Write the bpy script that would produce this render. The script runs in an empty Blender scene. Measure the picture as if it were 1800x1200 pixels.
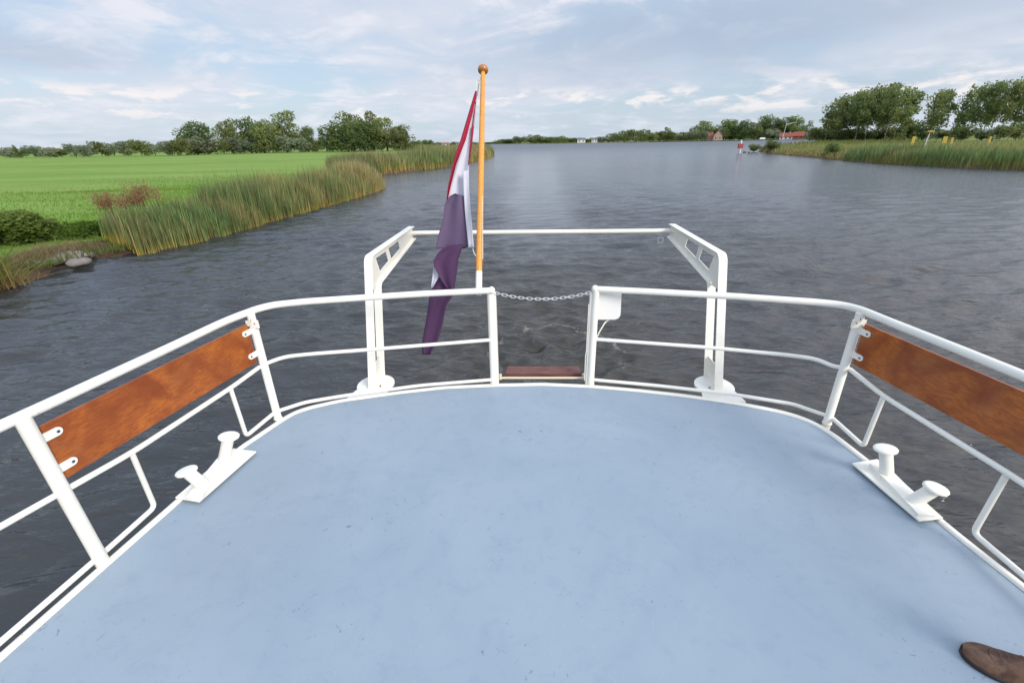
import bpy, bmesh, math, random
import numpy as np
from mathutils import Vector, Matrix, Euler
from mathutils.geometry import tessellate_polygon
random.seed(7); rng = np.random.default_rng(7)
R_ = math.radians
sc = bpy.context.scene
COL = sc.collection

# ---------------------------------------------------------------- camera
EYE = 2.1; F = 800.0; TH = math.atan(351/800); YAW = 2.7; ROLL = -1.12
cd = bpy.data.cameras.new("Camera"); cam = bpy.data.objects.new("Camera", cd); COL.objects.link(cam)
CM = Matrix.Rotation(R_(YAW), 3, 'Z') @ Matrix.Rotation(R_(90)-TH, 3, 'X') @ Matrix.Rotation(R_(ROLL), 3, 'Z')
cam.matrix_world = Matrix.Translation((0, 0, EYE)) @ CM.to_4x4()
cd.sensor_width = 36.0; cd.lens = F/1800*36; cd.clip_start = 0.05; cd.clip_end = 20000
sc.camera = cam
CMI = CM.transposed()
def ray(px, py): return CM @ Vector((px-900, 600-py, -F))
def up(px, py, z=0.0):
    d = ray(px, py); t = (z-EYE)/d.z; return Vector((d.x*t, d.y*t, z))
def upv(px, py, y):                       # point on the plane Y = y
    d = ray(px, py); t = y/d.y; return Vector((d.x*t, y, EYE+d.z*t))
def hz(px): return 266.53-px*0.019547    # horizon row

# ---------------------------------------------------------------- light
SUN_EL = 30; SUN_AZ = 135                 # azimuth clockwise from +Y: right and behind the camera
sd = bpy.data.lights.new("Sun", 'SUN'); so = bpy.data.objects.new("Sun", sd); COL.objects.link(so)
sd.energy = 2.5; sd.angle = R_(22); sd.color = (1.0, 0.95, 0.87)
sv = Vector((math.sin(R_(SUN_AZ))*math.cos(R_(SUN_EL)), math.cos(R_(SUN_AZ))*math.cos(R_(SUN_EL)), math.sin(R_(SUN_EL))))
so.rotation_euler = sv.to_track_quat('Z', 'Y').to_euler()
sc.view_settings.view_transform = 'Standard'; sc.view_settings.look = 'None'
sc.view_settings.exposure = 0.25; sc.view_settings.gamma = 1.0; sc.view_settings.use_curve_mapping = False
sc.cycles.max_bounces = 6; sc.cycles.transparent_max_bounces = 8

class NT:
    def __init__(s, nt): s.t = nt; s.t.nodes.clear()
    def n(s, typ, **kw):
        nd = s.t.nodes.new(typ)
        for k, v in kw.items():
            if k.startswith('i_'):
                key = k[2:].replace('_', ' ')
                nd.inputs[int(key) if key.isdigit() else key].default_value = v
            else: setattr(nd, k, v)
        return nd
    def l(s, a, b): s.t.links.new(a, b)
    def math(s, op, a, b=None, clamp=False):
        m = s.n('ShaderNodeMath', operation=op, use_clamp=clamp)
        for i, v in enumerate((a, b)):
            if v is None: continue
            if isinstance(v, (int, float)): m.inputs[i].default_value = v
            else: s.l(v, m.inputs[i])
        return m.outputs[0]
    def mix(s, f, a, b, mode='MIX'):
        m = s.n('ShaderNodeMix', data_type='RGBA', blend_type=mode)
        for i, v in ((0, f), (6, a), (7, b)):
            if isinstance(v, (int, float)): m.inputs[i].default_value = v
            elif isinstance(v, tuple): m.inputs[i].default_value = (*v, 1)[:4]
            else: s.l(v, m.inputs[i])
        return m.outputs[2]
    def noise(s, vec, scale, detail=4, rough=.5, dist=0, sc3=None, off=None):
        if sc3 or off:
            mp = s.n('ShaderNodeMapping')
            if sc3: mp.inputs['Scale'].default_value = sc3
            if off: mp.inputs['Location'].default_value = off
            s.l(vec, mp.inputs[0]); vec = mp.outputs[0]
        n = s.n('ShaderNodeTexNoise', i_Scale=scale, i_Detail=detail, i_Roughness=rough, i_Distortion=dist)
        s.l(vec, n.inputs['Vector']); return n.outputs['Fac']
    def ramp(s, f, lo, hi, smooth=True):
        m = s.n('ShaderNodeMapRange', interpolation_type='SMOOTHSTEP' if smooth else 'LINEAR')
        m.inputs[1].default_value = lo; m.inputs[2].default_value = hi
        s.l(f, m.inputs[0]); return m.outputs[0]

# world: Nishita sky under a procedural cloud layer
w = bpy.data.worlds.new("World"); sc.world = w; w.use_nodes = True
N = NT(w.node_tree)
tc = N.n('ShaderNodeTexCoord')
sky = N.n('ShaderNodeTexSky', sky_type='NISHITA', sun_disc=False, sun_elevation=R_(SUN_EL), sun_rotation=R_(SUN_AZ), air_density=1.0, dust_density=1.2, ozone_density=1.2)
sx = N.n('ShaderNodeSeparateXYZ'); N.l(tc.outputs['Generated'], sx.inputs[0])
zz = N.math('ADD', N.math('MAXIMUM', sx.outputs[2], 0.0), 0.16)
cx = N.math('DIVIDE', sx.outputs[0], zz); cy = N.math('DIVIDE', sx.outputs[1], zz)
cv = N.n('ShaderNodeCombineXYZ'); N.l(cx, cv.inputs[0]); N.l(cy, cv.inputs[1])
P = cv.outputs[0]; EL = sx.outputs[2]
az = N.math('ARCTAN2', sx.outputs[0], sx.outputs[1])
def gauss(x, c, w_):
    q = N.math('DIVIDE', N.math('SUBTRACT', x, c), w_); return N.math('EXPONENT', N.math('MULTIPLY', N.math('MULTIPLY', q, q), -1.0))
big = N.noise(P, .55, 3, .5, .4, off=(3.1, 1.7, 0))
med = N.noise(P, 1.7, 7, .58, .6, off=(7.3, 2.2, 0))
fine = N.noise(P, 4.5, 6, .6, .5, off=(2.3, 8.2, 0))
warp = N.math('MULTIPLY', N.math('SUBTRACT', med, .5), .16)
BG = N.mix(.5, N.mix(1.0, sky.outputs[0], (.105, .105, .105), 'MULTIPLY'), (.50, .68, .90))
# pale lavender veil with blue openings
veil = N.ramp(N.math('ADD', N.math('MULTIPLY', big, .6), N.math('MULTIPLY', med, .45)), .43, .60)
base = N.mix(N.math('ADD', N.math('MULTIPLY', veil, .62), .22), BG, (.68, .715, .81))
puff = N.math('MULTIPLY', N.ramp(N.math('ADD', N.math('MULTIPLY', med, .7), N.math('MULTIPLY', fine, .35)), .50, .68), .50)
base = N.mix(puff, base, (.90, .88, .92))
# long grey-blue bank of cloud climbing to the right, with a lit upper edge
line = N.math('ADD', N.math('MULTIPLY', az, .075), .135)
bd = N.math('ADD', N.math('SUBTRACT', EL, line), warp)
rt = N.ramp(az, -.35, .35)
bank = N.math('MULTIPLY', gauss(bd, .0, .050), rt)
base = N.mix(N.math('MULTIPLY', bank, .88), base, (.42, .51, .65))
lit = N.math('MULTIPLY', gauss(bd, .105, .035), N.math('MULTIPLY', rt, N.ramp(fine, .35, .62)))
base = N.mix(N.math('MULTIPLY', lit, .85), base, (.95, .92, .94))
# small dark cloud to the left
q1 = N.math('MULTIPLY', gauss(az, -.80, .16), gauss(N.math('ADD', EL, N.math('MULTIPLY', warp, .6)), .128, .026))
base = N.mix(N.math('MULTIPLY', q1, .75), base, (.46, .54, .68))
# bright cloud added out of view at right, to lighten the water's reflection
bc = N.math('MULTIPLY', gauss(az, 1.15, .42), N.ramp(EL, .09, .30))
base = N.mix(N.math('MULTIPLY', bc, .9), base, (1.08, 1.05, 1.06))
# low band of small sunlit cumulus over the horizon
dirn = N.n('ShaderNodeVectorMath', operation='NORMALIZE'); N.l(tc.outputs['Generated'], dirn.inputs[0])
cum = N.noise(dirn.outputs[0], 13, 6, .58, .3, sc3=(1, 1, 3.6), off=(.55, .2, .1))
band = N.math('MULTIPLY', N.ramp(EL, .030, .05), N.math('SUBTRACT', 1.0, N.ramp(EL, .075, .10)))
cumf = N.math('MULTIPLY', N.math('MULTIPLY', N.ramp(cum, .50, .64), band), .8)
base = N.mix(cumf, base, (.95, .89, .87))
hzn = N.math('SUBTRACT', 1.0, N.ramp(EL, -.01, .10))
base = N.mix(N.math('MULTIPLY', hzn, .45), base, (.60, .70, .80))
# cloud cover is brighter overhead (CIE-like overcast luminance)
zen = N.ramp(EL, .26, .80)
base = N.mix(N.math('MULTIPLY', zen, .35), base, (.50, .66, .94))
boost = N.math('ADD', 1.0, N.math('MULTIPLY', zen, .60))
vb = N.n('ShaderNodeVectorMath', operation='SCALE'); N.l(base, vb.inputs[0]); N.l(boost, vb.inputs['Scale'])
bgn = N.n('ShaderNodeBackground', i_Strength=.89); N.l(vb.outputs[0], bgn.inputs[0])
wo = N.n('ShaderNodeOutputWorld'); N.l(bgn.outputs[0], wo.inputs[0])

# ---------------------------------------------------------------- materials
def mat(name, col=(.5, .5, .5), rough=.5, build=None, **kw):
    m = bpy.data.materials.new(name); m.use_nodes = True
    n = NT(m.node_tree)
    b = n.n('ShaderNodeBsdfPrincipled'); o = n.n('ShaderNodeOutputMaterial'); n.l(b.outputs[0], o.inputs[0])
    b.inputs['Base Color'].default_value = (*col, 1); b.inputs['Roughness'].default_value = rough
    for k, v in kw.items(): b.inputs[k.replace('_', ' ')].default_value = v
    if build: build(n, b, o)
    return m
def bumpn(n, b, h, strength, dist):
    bu = n.n('ShaderNodeBump', i_Strength=strength, i_Distance=dist); n.l(h, bu.inputs['Height']); n.l(bu.outputs[0], b.inputs['Normal'])
def g_white(n, b, o):
    tc = n.n('ShaderNodeTexCoord').outputs['Object']
    a = n.noise(tc, 3.0, 4, .6); d = n.noise(tc, 40, 3, .6); s = n.noise(tc, 9, 5, .65, .6)
    c = n.mix(n.ramp(a, .35, .7), (.87, .83, .735), (.80, .765, .68))
    c = n.mix(n.math('MULTIPLY', n.ramp(s, .63, .76), .30), c, (.55, .47, .36))
    rs = n.noise(tc, 34, 4, .6, .4, off=(5, 5, 5)); c = n.mix(n.math('MULTIPLY', n.ramp(rs, .68, .74), .55), c, (.34, .19, .10))
    n.l(c, b.inputs['Base Color']); bumpn(n, b, d, .22, .004)
    n.l(n.math('ADD', n.math('MULTIPLY', a, .25), .25), b.inputs['Roughness'])
M = {}
M['white'] = mat('white_paint', build=g_white, rough=.35)
M['cream'] = mat('cream_paint', (.66, .60, .42), .4)
M['rust'] = mat('rust', (.20, .07, .03), .8)
M['steel'] = mat('steel', (.55, .58, .60), .3, Metallic=.9)
M['chain'] = mat('galvanised', (.62, .63, .63), .4, Metallic=.35)
def g_deck(n, b, o):
    tc = n.n('ShaderNodeTexCoord').outputs['Object']
    a = n.noise(tc, .9, 4, .6, .5); m = n.noise(tc, 7, 6, .7, .5); f = n.noise(tc, 260, 2, .6)
    c = n.mix(n.ramp(a, .3, .7), (.256, .318, .380), (.298, .360, .418))
    c = n.mix(n.math('MULTIPLY', n.ramp(m, .48, .70), .24), c, (.19, .25, .32))
    # scuffs: sparse small dark specks and short scratches
    s1 = n.noise(tc, 26, 5, .72, .8); s2 = n.noise(tc, 2.3, 2, .5, off=(4, 2, 0))
    sp = n.math('MULTIPLY', n.ramp(s1, .62, .68), n.ramp(s2, .44, .62))
    c = n.mix(n.math('MULTIPLY', sp, .9), c, (.13, .17, .24))
    s3 = n.noise(tc, 60, 3, .6, 1.5, off=(9, 9, 0)); s4 = n.noise(tc, 1.7, 2, .5, off=(1, 7, 0))
    sp2 = n.math('MULTIPLY', n.ramp(s3, .64, .70), n.ramp(s4, .45, .6))
    c = n.mix(n.math('MULTIPLY', sp2, .18), c, (.55, .60, .64))
    n.l(c, b.inputs['Base Color'])
    n.l(n.math('ADD', n.math('MULTIPLY', m, .25), .36), b.inputs['Roughness'])
    bumpn(n, b, f, .25, .0015)
M['deck'] = mat('blue_deck_paint', build=g_deck)
def g_wood(n, b, o):
    tc = n.n('ShaderNodeTexCoord').outputs['Object']
    g = n.noise(tc, 5.0, 7, .65, .5, sc3=(22, .9, 22)); blot = n.noise(tc, 3.4, 3, .5, .9)
    c = n.mix(n.ramp(blot, .32, .66), (.25, .055, .010), (.47, .135, .022))
    c = n.mix(n.math('MULTIPLY', n.ramp(g, .40, .60), .55), c, (.20, .045, .012))
    pale = n.noise(tc, 2.1, 4, .6, 1.2, off=(3, 3, 3))
    c = n.mix(n.math('MULTIPLY', n.ramp(pale, .50, .75), .28), c, (.50, .24, .10))
    n.l(c, b.inputs['Base Color']); b.inputs['Coat Weight'].default_value = .3; b.inputs['Coat Roughness'].default_value = .14; b.inputs['Specular IOR Level'].default_value = .25
    bumpn(n, b, g, .15, .002)
M['wood'] = mat('varnished_mahogany', rough=.4, build=g_wood)
def g_pole(n, b, o):
    tc = n.n('ShaderNodeTexCoord').outputs['Object']
    g = n.noise(tc, 8, 5, .6, .3, sc3=(12, 12, 1.1))
    n.l(n.mix(n.ramp(g, .35, .65), (.80, .36, .045), (.66, .24, .03)), b.inputs['Base Color'])
    b.inputs['Coat Weight'].default_value = .25; b.inputs['Coat Roughness'].default_value = .2
M['pole'] = mat('varnished_pine', rough=.35, build=g_pole)
M['ball'] = mat('varnished_ball', (.45, .17, .03), .35, Coat_Weight=.6)
def g_plank(n, b, o):
    tc = n.n('ShaderNodeTexCoord').outputs['Object']
    g = n.noise(tc, 6, 5, .65, .4, sc3=(1.2, 14, 14))
    n.l(n.mix(n.ramp(g, .35, .65), (.11, .035, .028), (.20, .085, .068)), b.inputs['Base Color']); bumpn(n, b, g, .3, .003)
M['plank'] = mat('weathered_step_wood', rough=.6, build=g_plank)
def cloth(col, col2):
    def g(n, b, o):
        tc = n.n('ShaderNodeTexCoord').outputs['Object']
        f = n.noise(tc, 5, 4, .6, .4); wv = n.noise(tc, 300, 1, .5)
        c = n.mix(f, col, col2); n.l(c, b.inputs['Base Color']); bumpn(n, b, wv, .2, .001)
        t = n.n('ShaderNodeBsdfTranslucent'); n.l(c, t.inputs[0])
        ms = n.n('ShaderNodeMixShader'); ms.inputs[0].default_value = .25
        n.l(b.outputs[0], ms.inputs[1]); n.l(t.outputs[0], ms.inputs[2]); n.l(ms.outputs[0], o.inputs[0])
    return g
M['fred'] = mat('flag_red', rough=.8, build=cloth((.50, .022, .07), (.38, .015, .05)))
M['fwhite'] = mat('flag_white', rough=.8, build=cloth((.76, .74, .80), (.68, .67, .74)))
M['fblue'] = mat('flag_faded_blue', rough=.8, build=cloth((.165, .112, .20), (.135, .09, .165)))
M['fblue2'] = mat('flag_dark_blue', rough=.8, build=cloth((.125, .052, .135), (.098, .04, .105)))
def g_leather(n, b, o):
    tc = n.n('ShaderNodeTexCoord').outputs['Object']
    a = n.noise(tc, 18, 5, .6, .5); f = n.noise(tc, 140, 3, .6)
    n.l(n.mix(n.ramp(a, .35, .68), (.075, .032, .018), (.19, .095, .05)), b.inputs['Base Color']); bumpn(n, b, f, .3, .0015)
M['leather'] = mat('brown_leather', rough=.5, build=g_leather)
M['sole'] = mat('dark_rubber', (.030, .018, .016), .6)
M['lace'] = mat('lace', (.16, .07, .05), .8)
M['dark'] = mat('dark_cloth', (.012, .012, .015), .9)

def g_water(n, b, o):
    geo = n.n('ShaderNodeNewGeometry').outputs['Position']
    d = n.n('ShaderNodeVectorMath', operation='LENGTH'); n.l(geo, d.inputs[0]); dist = d.outputs['Value']
    s = n.n('ShaderNodeSeparateXYZ'); n.l(geo, s.inputs[0]); X, Y = s.outputs[0], s.outputs[1]
    # smoothed lane of the wake behind the stern
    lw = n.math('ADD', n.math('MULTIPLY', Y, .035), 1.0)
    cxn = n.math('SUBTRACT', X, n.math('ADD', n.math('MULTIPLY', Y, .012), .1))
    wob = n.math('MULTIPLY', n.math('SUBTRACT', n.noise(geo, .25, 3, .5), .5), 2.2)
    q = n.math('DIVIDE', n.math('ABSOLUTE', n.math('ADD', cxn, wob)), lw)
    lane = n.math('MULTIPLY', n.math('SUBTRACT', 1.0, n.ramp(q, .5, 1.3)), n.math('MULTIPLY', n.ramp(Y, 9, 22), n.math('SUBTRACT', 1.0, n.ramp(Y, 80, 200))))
    n1 = n.noise(geo, 3.7, 2, .5, .6, sc3=(.5, 1.25, 1))
    n0 = n.noise(geo, 1.4, 2, .5, .5, sc3=(.5, 1.25, 1), off=(4, 4, 2))
    n2 = n.noise(geo, 8.5, 2, .5, .6, sc3=(.5, 1.4, 1), off=(3, 7, 1))
    n3 = n.noise(geo, 14, 3, .6, .3, sc3=(.7, 1.1, 1), off=(1, 2, 5))
    gust = n.noise(geo, .07, 3, .6, .4, sc3=(.35, 1.2, 1))
    rg = n.math('SUBTRACT', 1.0, n.math('MULTIPLY', n.math('ABSOLUTE', n.math('SUBTRACT', n2, .5)), 2.0))
    rg = n.math('POWER', rg, 3.0)
    n4 = n.noise(geo, 2.6, 3, .55, 1.2, sc3=(.5, 1.5, 1), off=(8, 1, 3)); r4 = n.math('POWER', n.math('SUBTRACT', 1.0, n.math('MULTIPLY', n.math('ABSOLUTE', n.math('SUBTRACT', n4, .5)), 2.0)), 4.0)
    h = n.math('ADD', n.math('ADD', n.math('MULTIPLY', n1, .066), n.math('MULTIPLY', n0, .018)), n.math('ADD', n.math('MULTIPLY', n2, .021), n.math('ADD', n.math('MULTIPLY', r4, .005), n.math('MULTIPLY', n3, .002))))
    h = n.math('MULTIPLY', h, n.math('ADD', .70, n.math('MULTIPLY', gust, .6)))
    h = n.math('MULTIPLY', h, n.math('SUBTRACT', 1.0, n.math('MULTIPLY', lane, .88)))
    bu = n.n('ShaderNodeBump', i_Strength=.85, i_Distance=1.0); n.l(h, bu.inputs['Height']); n.l(bu.outputs[0], b.inputs['Normal'])
    # brown-green stirred water close to the propeller, with foam flecks
    stir = n.math('MULTIPLY', n.math('SUBTRACT', 1.0, n.ramp(n.math('ABSOLUTE', n.math('SUBTRACT', X, .2)), .8, 3.4)), n.math('SUBTRACT', 1.0, n.ramp(Y, 7, 17)))
    c = n.mix(n.ramp(dist, 7, 40), (.032, .030, .028), (.032, .043, .060))  # bluer with distance: the sky's reflection is put into the base colour
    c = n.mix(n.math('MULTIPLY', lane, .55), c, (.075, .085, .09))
    c = n.mix(n.math('MULTIPLY', stir, .9), c, (.036, .030, .020))
    f1 = n.noise(geo, 5.5, 8, .72, 1.0, sc3=(1, .8, 1), off=(2, 3, 0)); f2 = n.noise(geo, 1.1, 3, .5, .3, off=(5, 1, 0))
    foam = n.math('MULTIPLY', n.math('MULTIPLY', n.ramp(f1, .60, .72), n.ramp(f2, .42, .62)), n.math('MULTIPLY', n.math('MULTIPLY', stir, n.ramp(Y, 4.2, 5.5)), .42))
    # thin curling foam line of the stern wash
    rr = n.n('ShaderNodeVectorMath', operation='DISTANCE'); n.l(geo, rr.inputs[0]); rr.inputs[1].default_value = (.40, 6.60, -1)
    rad = n.math('ADD', rr.outputs['Value'], n.math('MULTIPLY', n.math('SUBTRACT', n.noise(geo, 2.6, 4, .6), .5), .55))
    ring = n.math('SUBTRACT', 1.0, n.ramp(n.math('ABSOLUTE', n.math('SUBTRACT', rad, 1.02)), .0, .05))
    ring = n.math('MULTIPLY', n.math('MULTIPLY', ring, n.ramp(f1, .44, .60)), .42)
    foam = n.math('MAXIMUM', foam, ring)
    c = n.mix(foam, c, (.38, .38, .34)); n.l(c, b.inputs['Base Color'])
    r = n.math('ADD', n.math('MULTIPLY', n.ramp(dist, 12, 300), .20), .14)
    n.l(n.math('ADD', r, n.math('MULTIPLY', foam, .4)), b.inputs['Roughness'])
    b.inputs['IOR'].default_value = 1.48
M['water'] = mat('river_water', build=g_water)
def g_field(n, b, o):
    g = n.n('ShaderNodeNewGeometry').outputs['Position']
    a = n.noise(g, .05, 4, .55, .3, sc3=(.35, 1.6, 1)); f = n.noise(g, .6, 6, .72, .4, sc3=(.55, 1.4, 1)); t = n.noise(g, 6, 4, .7)
    c = n.mix(n.ramp(a, .35, .65), (.155, .255, .042), (.215, .315, .068))
    c = n.mix(n.math('MULTIPLY', n.ramp(f, .48, .66), .36), c, (.10, .16, .03))
    c = n.mix(n.math('MULTIPLY', n.ramp(n.noise(g, .22, 4, .6, 0, sc3=(.3, 1.5, 1), off=(5, 9, 0)), .52, .66), .55), c, (.30, .29, .10))
    c = n.mix(n.math('MULTIPLY', n.ramp(t, .40, .70), .35), c, (.12, .22, .03))
    n.l(c, b.inputs['Base Color']); bumpn(n, b, t, .6, .12); b.inputs['Specular IOR Level'].default_value = .15
M['field'] = mat('meadow_grass', rough=.9, build=g_field)
def g_rough(n, b, o):
    g = n.n('ShaderNodeNewGeometry').outputs['Position']
    a = n.noise(g, .12, 4, .6, .3, sc3=(.5, 1, 1)); t = n.noise(g, 2.5, 5, .7)
    c = n.mix(n.ramp(a, .35, .62), (.14, .20, .05), (.27, .26, .10)); c = n.mix(n.ramp(t, .35, .7), c, (.11, .16, .035))
    n.l(c, b.inputs['Base Color']); bumpn(n, b, t, .8, .3); b.inputs['Specular IOR Level'].default_value = .1
M['rough'] = mat('rough_grassland', rough=.95, build=g_rough)
def g_mud(n, b, o):
    g = n.n('ShaderNodeNewGeometry').outputs['Position']; t = n.noise(g, 5, 5, .7)
    n.l(n.mix(t, (.05, .028, .015), (.15, .085, .045)), b.inputs['Base Color']); bumpn(n, b, t, .7, .08)
M['mud'] = mat('bank_mud', rough=.8, build=g_mud)
def vcol(name, rough=.75, trans=.5, rnd=0.0):
    def g(n, b, o):
        a = n.n('ShaderNodeVertexColor', layer_name='tint').outputs[0]
        if rnd:
            oi = n.n('ShaderNodeObjectInfo').outputs['Random']
            hs = n.n('ShaderNodeHueSaturation'); n.l(a, hs.inputs['Color'])
            n.l(n.math('ADD', n.math('MULTIPLY', oi, .035), .482), hs.inputs['Hue'])
            n.l(n.math('ADD', n.math('MULTIPLY', n.math('FRACT', n.math('MULTIPLY', oi, 7.31)), rnd), 1-rnd/2), hs.inputs['Value'])
            a = hs.outputs[0]
        n.l(a, b.inputs['Base Color']); b.inputs['Specular IOR Level'].default_value = .2
        t = n.n('ShaderNodeBsdfTranslucent'); n.l(a, t.inputs[0])
        ms = n.n('ShaderNodeMixShader'); ms.inputs[0].default_value = trans
        n.l(b.outputs[0], ms.inputs[1]); n.l(t.outputs[0], ms.inputs[2]); n.l(ms.outputs[0], o.inputs[0])
    return mat(name, rough=rough, build=g)
M['leaf'] = vcol('foliage', rnd=.35); M['blade'] = vcol('reed_blades', .7, .45)
M['bark'] = mat('bark', (.19, .17, .14), .9)
M['stone'] = mat('pale_stone', rough=.85, build=lambda n, b, o: (n.l(n.mix(n.noise(n.n('ShaderNodeTexCoord').outputs['Object'], 6, 5, .7), (.12, .10, .09), (.30, .26, .24)), b.inputs['Base Color'])))
M['drift'] = mat('dry_stalks', (.25, .17, .13), .9)
M['yellow'] = mat('yellow_sign', (.52, .36, .06), .7); M['sred'] = mat('marker_red', (.36, .05, .05), .6)
M['spole'] = mat('grey_pole', (.45, .44, .40), .6); M['wwall'] = mat('white_render', (.62, .62, .60), .8)
M['pink'] = mat('pink_render', (.45, .30, .25), .85); M['redroof'] = mat('red_tiles', (.30, .09, .06), .8)
M['greyroof'] = mat('grey_roof', (.12, .12, .13), .8); M['glass'] = mat('window_glass', (.03, .04, .05), .1)

# ---------------------------------------------------------------- helpers
def tag(o, label=None, cat=None, group=None, kind=None):
    if label: o['label'] = label
    if cat: o['category'] = cat
    if group: o['group'] = group
    if kind: o['kind'] = kind
    return o
def empty(name, loc, label=None, cat=None, group=None):
    o = bpy.data.objects.new(name, None); COL.objects.link(o); o.location = loc; o.empty_display_size = .2
    return tag(o, label, cat, group)
class MB:
    def __init__(s): s.v = []; s.f = []; s.mi = []; s.m = 0
    def add(s, vs, fs):
        k = len(s.v); s.v += [tuple(v) for v in vs]; s.f += [tuple(k+i for i in f) for f in fs]; s.mi += [s.m]*len(fs); return s
    def box(s, c, sz, R=None):
        x, y, z = [q/2 for q in sz]
        vs = [Vector((a*x, b*y, d*z)) for a in (-1, 1) for b in (-1, 1) for d in (-1, 1)]
        if R: vs = [R @ v for v in vs]
        return s.add([v+Vector(c) for v in vs], [(0, 1, 3, 2), (4, 6, 7, 5), (0, 4, 5, 1), (2, 3, 7, 6), (0, 2, 6, 4), (1, 5, 7, 3)])
    def tube(s, pts, r, n=14, cap=True):
        pts = [Vector(p) for p in pts]; m = len(pts)
        rs = r if isinstance(r, (list, tuple)) else [r]*m
        t0 = (pts[1]-pts[0]).normalized(); u = t0.orthogonal().normalized(); rings = []
        for i, p in enumerate(pts):
            t = ((pts[min(i+1, m-1)]-pts[i]).normalized()+(pts[i]-pts[max(i-1, 0)]).normalized()).normalized() if 0 < i < m-1 else (pts[1]-pts[0] if i == 0 else pts[-1]-pts[-2]).normalized()
            u = (u-t*u.dot(t)).normalized(); vv = t.cross(u)
            rings.append([p+(u*math.cos(6.28318*k/n)+vv*math.sin(6.28318*k/n))*rs[i] for k in range(n)])
        vs = [v for rg in rings for v in rg]
        fs = [(i*n+k, i*n+(k+1) % n, (i+1)*n+(k+1) % n, (i+1)*n+k) for i in range(m-1) for k in range(n)]
        if cap: fs += [tuple(range(n))[::-1], tuple((m-1)*n+k for k in range(n))]
        return s.add(vs, fs)
    def prism(s, poly, off):                    # poly: 3-D loop, off: extrusion vector
        poly = [Vector(p) for p in poly]; off = Vector(off); n = len(poly)
        tris = tessellate_polygon([poly])
        vs = poly+[p+off for p in poly]
        fs = [tuple(t) for t in tris]+[tuple(n+i for i in t)[::-1] for t in tris]+[(i, (i+1) % n, n+(i+1) % n, n+i) for i in range(n)]
        return s.add(vs, fs)
    def ball(s, c, r, sz=(1, 1, 1), n=14, m=8):
        vs = []; fs = []
        for i in range(m+1):
            a = math.pi*i/m
            for k in range(n):
                b = 2*math.pi*k/n; vs.append(Vector(c)+Vector((math.sin(a)*math.cos(b)*sz[0], math.sin(a)*math.sin(b)*sz[1], math.cos(a)*sz[2]))*r)
        for i in range(m):
            for k in range(n): fs.append((i*n+k, (i+1)*n+k, (i+1)*n+(k+1) % n, i*n+(k+1) % n))
        return s.add(vs, fs)
    def build(s, name, mats, parent=None, smooth=35, bevel=0, weld=True):
        me = bpy.data.meshes.new(name); me.from_pydata(s.v, [], s.f)
        if not isinstance(mats, (list, tuple)): mats = [mats]
        for m in mats: me.materials.append(m)
        me.polygons.foreach_set('material_index', s.mi)
        bm = bmesh.new(); bm.from_mesh(me)
        if weld: bmesh.ops.remove_doubles(bm, verts=bm.verts, dist=1e-5)
        bmesh.ops.recalc_face_normals(bm, faces=bm.faces); bm.to_mesh(me); bm.free()
        if smooth: me.shade_smooth(); me.set_sharp_from_angle(angle=R_(smooth))
        o = bpy.data.objects.new(name, me); COL.objects.link(o)
        if parent: o.parent = parent; o.matrix_parent_inverse = world_m(parent).inverted()
        if bevel:
            bv = o.modifiers.new('bevel', 'BEVEL'); bv.width = bevel; bv.segments = 2; bv.limit_method = 'ANGLE'
        return o
def world_m(o):
    m = o.matrix_parent_inverse @ o.matrix_basis if o.parent else o.matrix_basis
    return world_m(o.parent) @ m if o.parent else m.copy()
def rnd_path(pts, rad, seg=6):                  # round the corners of a polyline
    pts = [Vector(p) for p in pts]; out = [pts[0]]
    for i in range(1, len(pts)-1):
        a, p, c = pts[i-1], pts[i], pts[i+1]
        r = rad[i] if isinstance(rad, (list, tuple)) else rad
        r = min(r, (a-p).length*.49, (c-p).length*.49)
        A = p+(a-p).normalized()*r; C = p+(c-p).normalized()*r
        for k in range(seg+1):
            t = k/seg; out.append(A*(1-t)**2+p*2*t*(1-t)+C*t*t)
    return out+[pts[-1]]
def npmesh(name, verts, faces, m, tint=None, smooth=False, parent=None):
    me = bpy.data.meshes.new(name); nv, nf, k = len(verts), len(faces), faces.shape[1]
    me.vertices.add(nv); me.vertices.foreach_set('co', np.asarray(verts, np.float32).ravel())
    me.loops.add(nf*k); me.loops.foreach_set('vertex_index', np.asarray(faces, np.int32).ravel())
    me.polygons.add(nf); me.polygons.foreach_set('loop_start', np.arange(0, nf*k, k, dtype=np.int32))
    if smooth: me.polygons.foreach_set('use_smooth', np.ones(nf, bool))
    me.update(calc_edges=True)
    if tint is not None:
        at = me.color_attributes.new('tint', 'FLOAT_COLOR', 'POINT')
        c = np.ones((nv, 4), np.float32); c[:, :3] = tint; at.data.foreach_set('color', c.ravel())
    me.materials.append(m)
    o = bpy.data.objects.new(name, me); COL.objects.link(o)
    if parent: o.parent = parent
    return o

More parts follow.
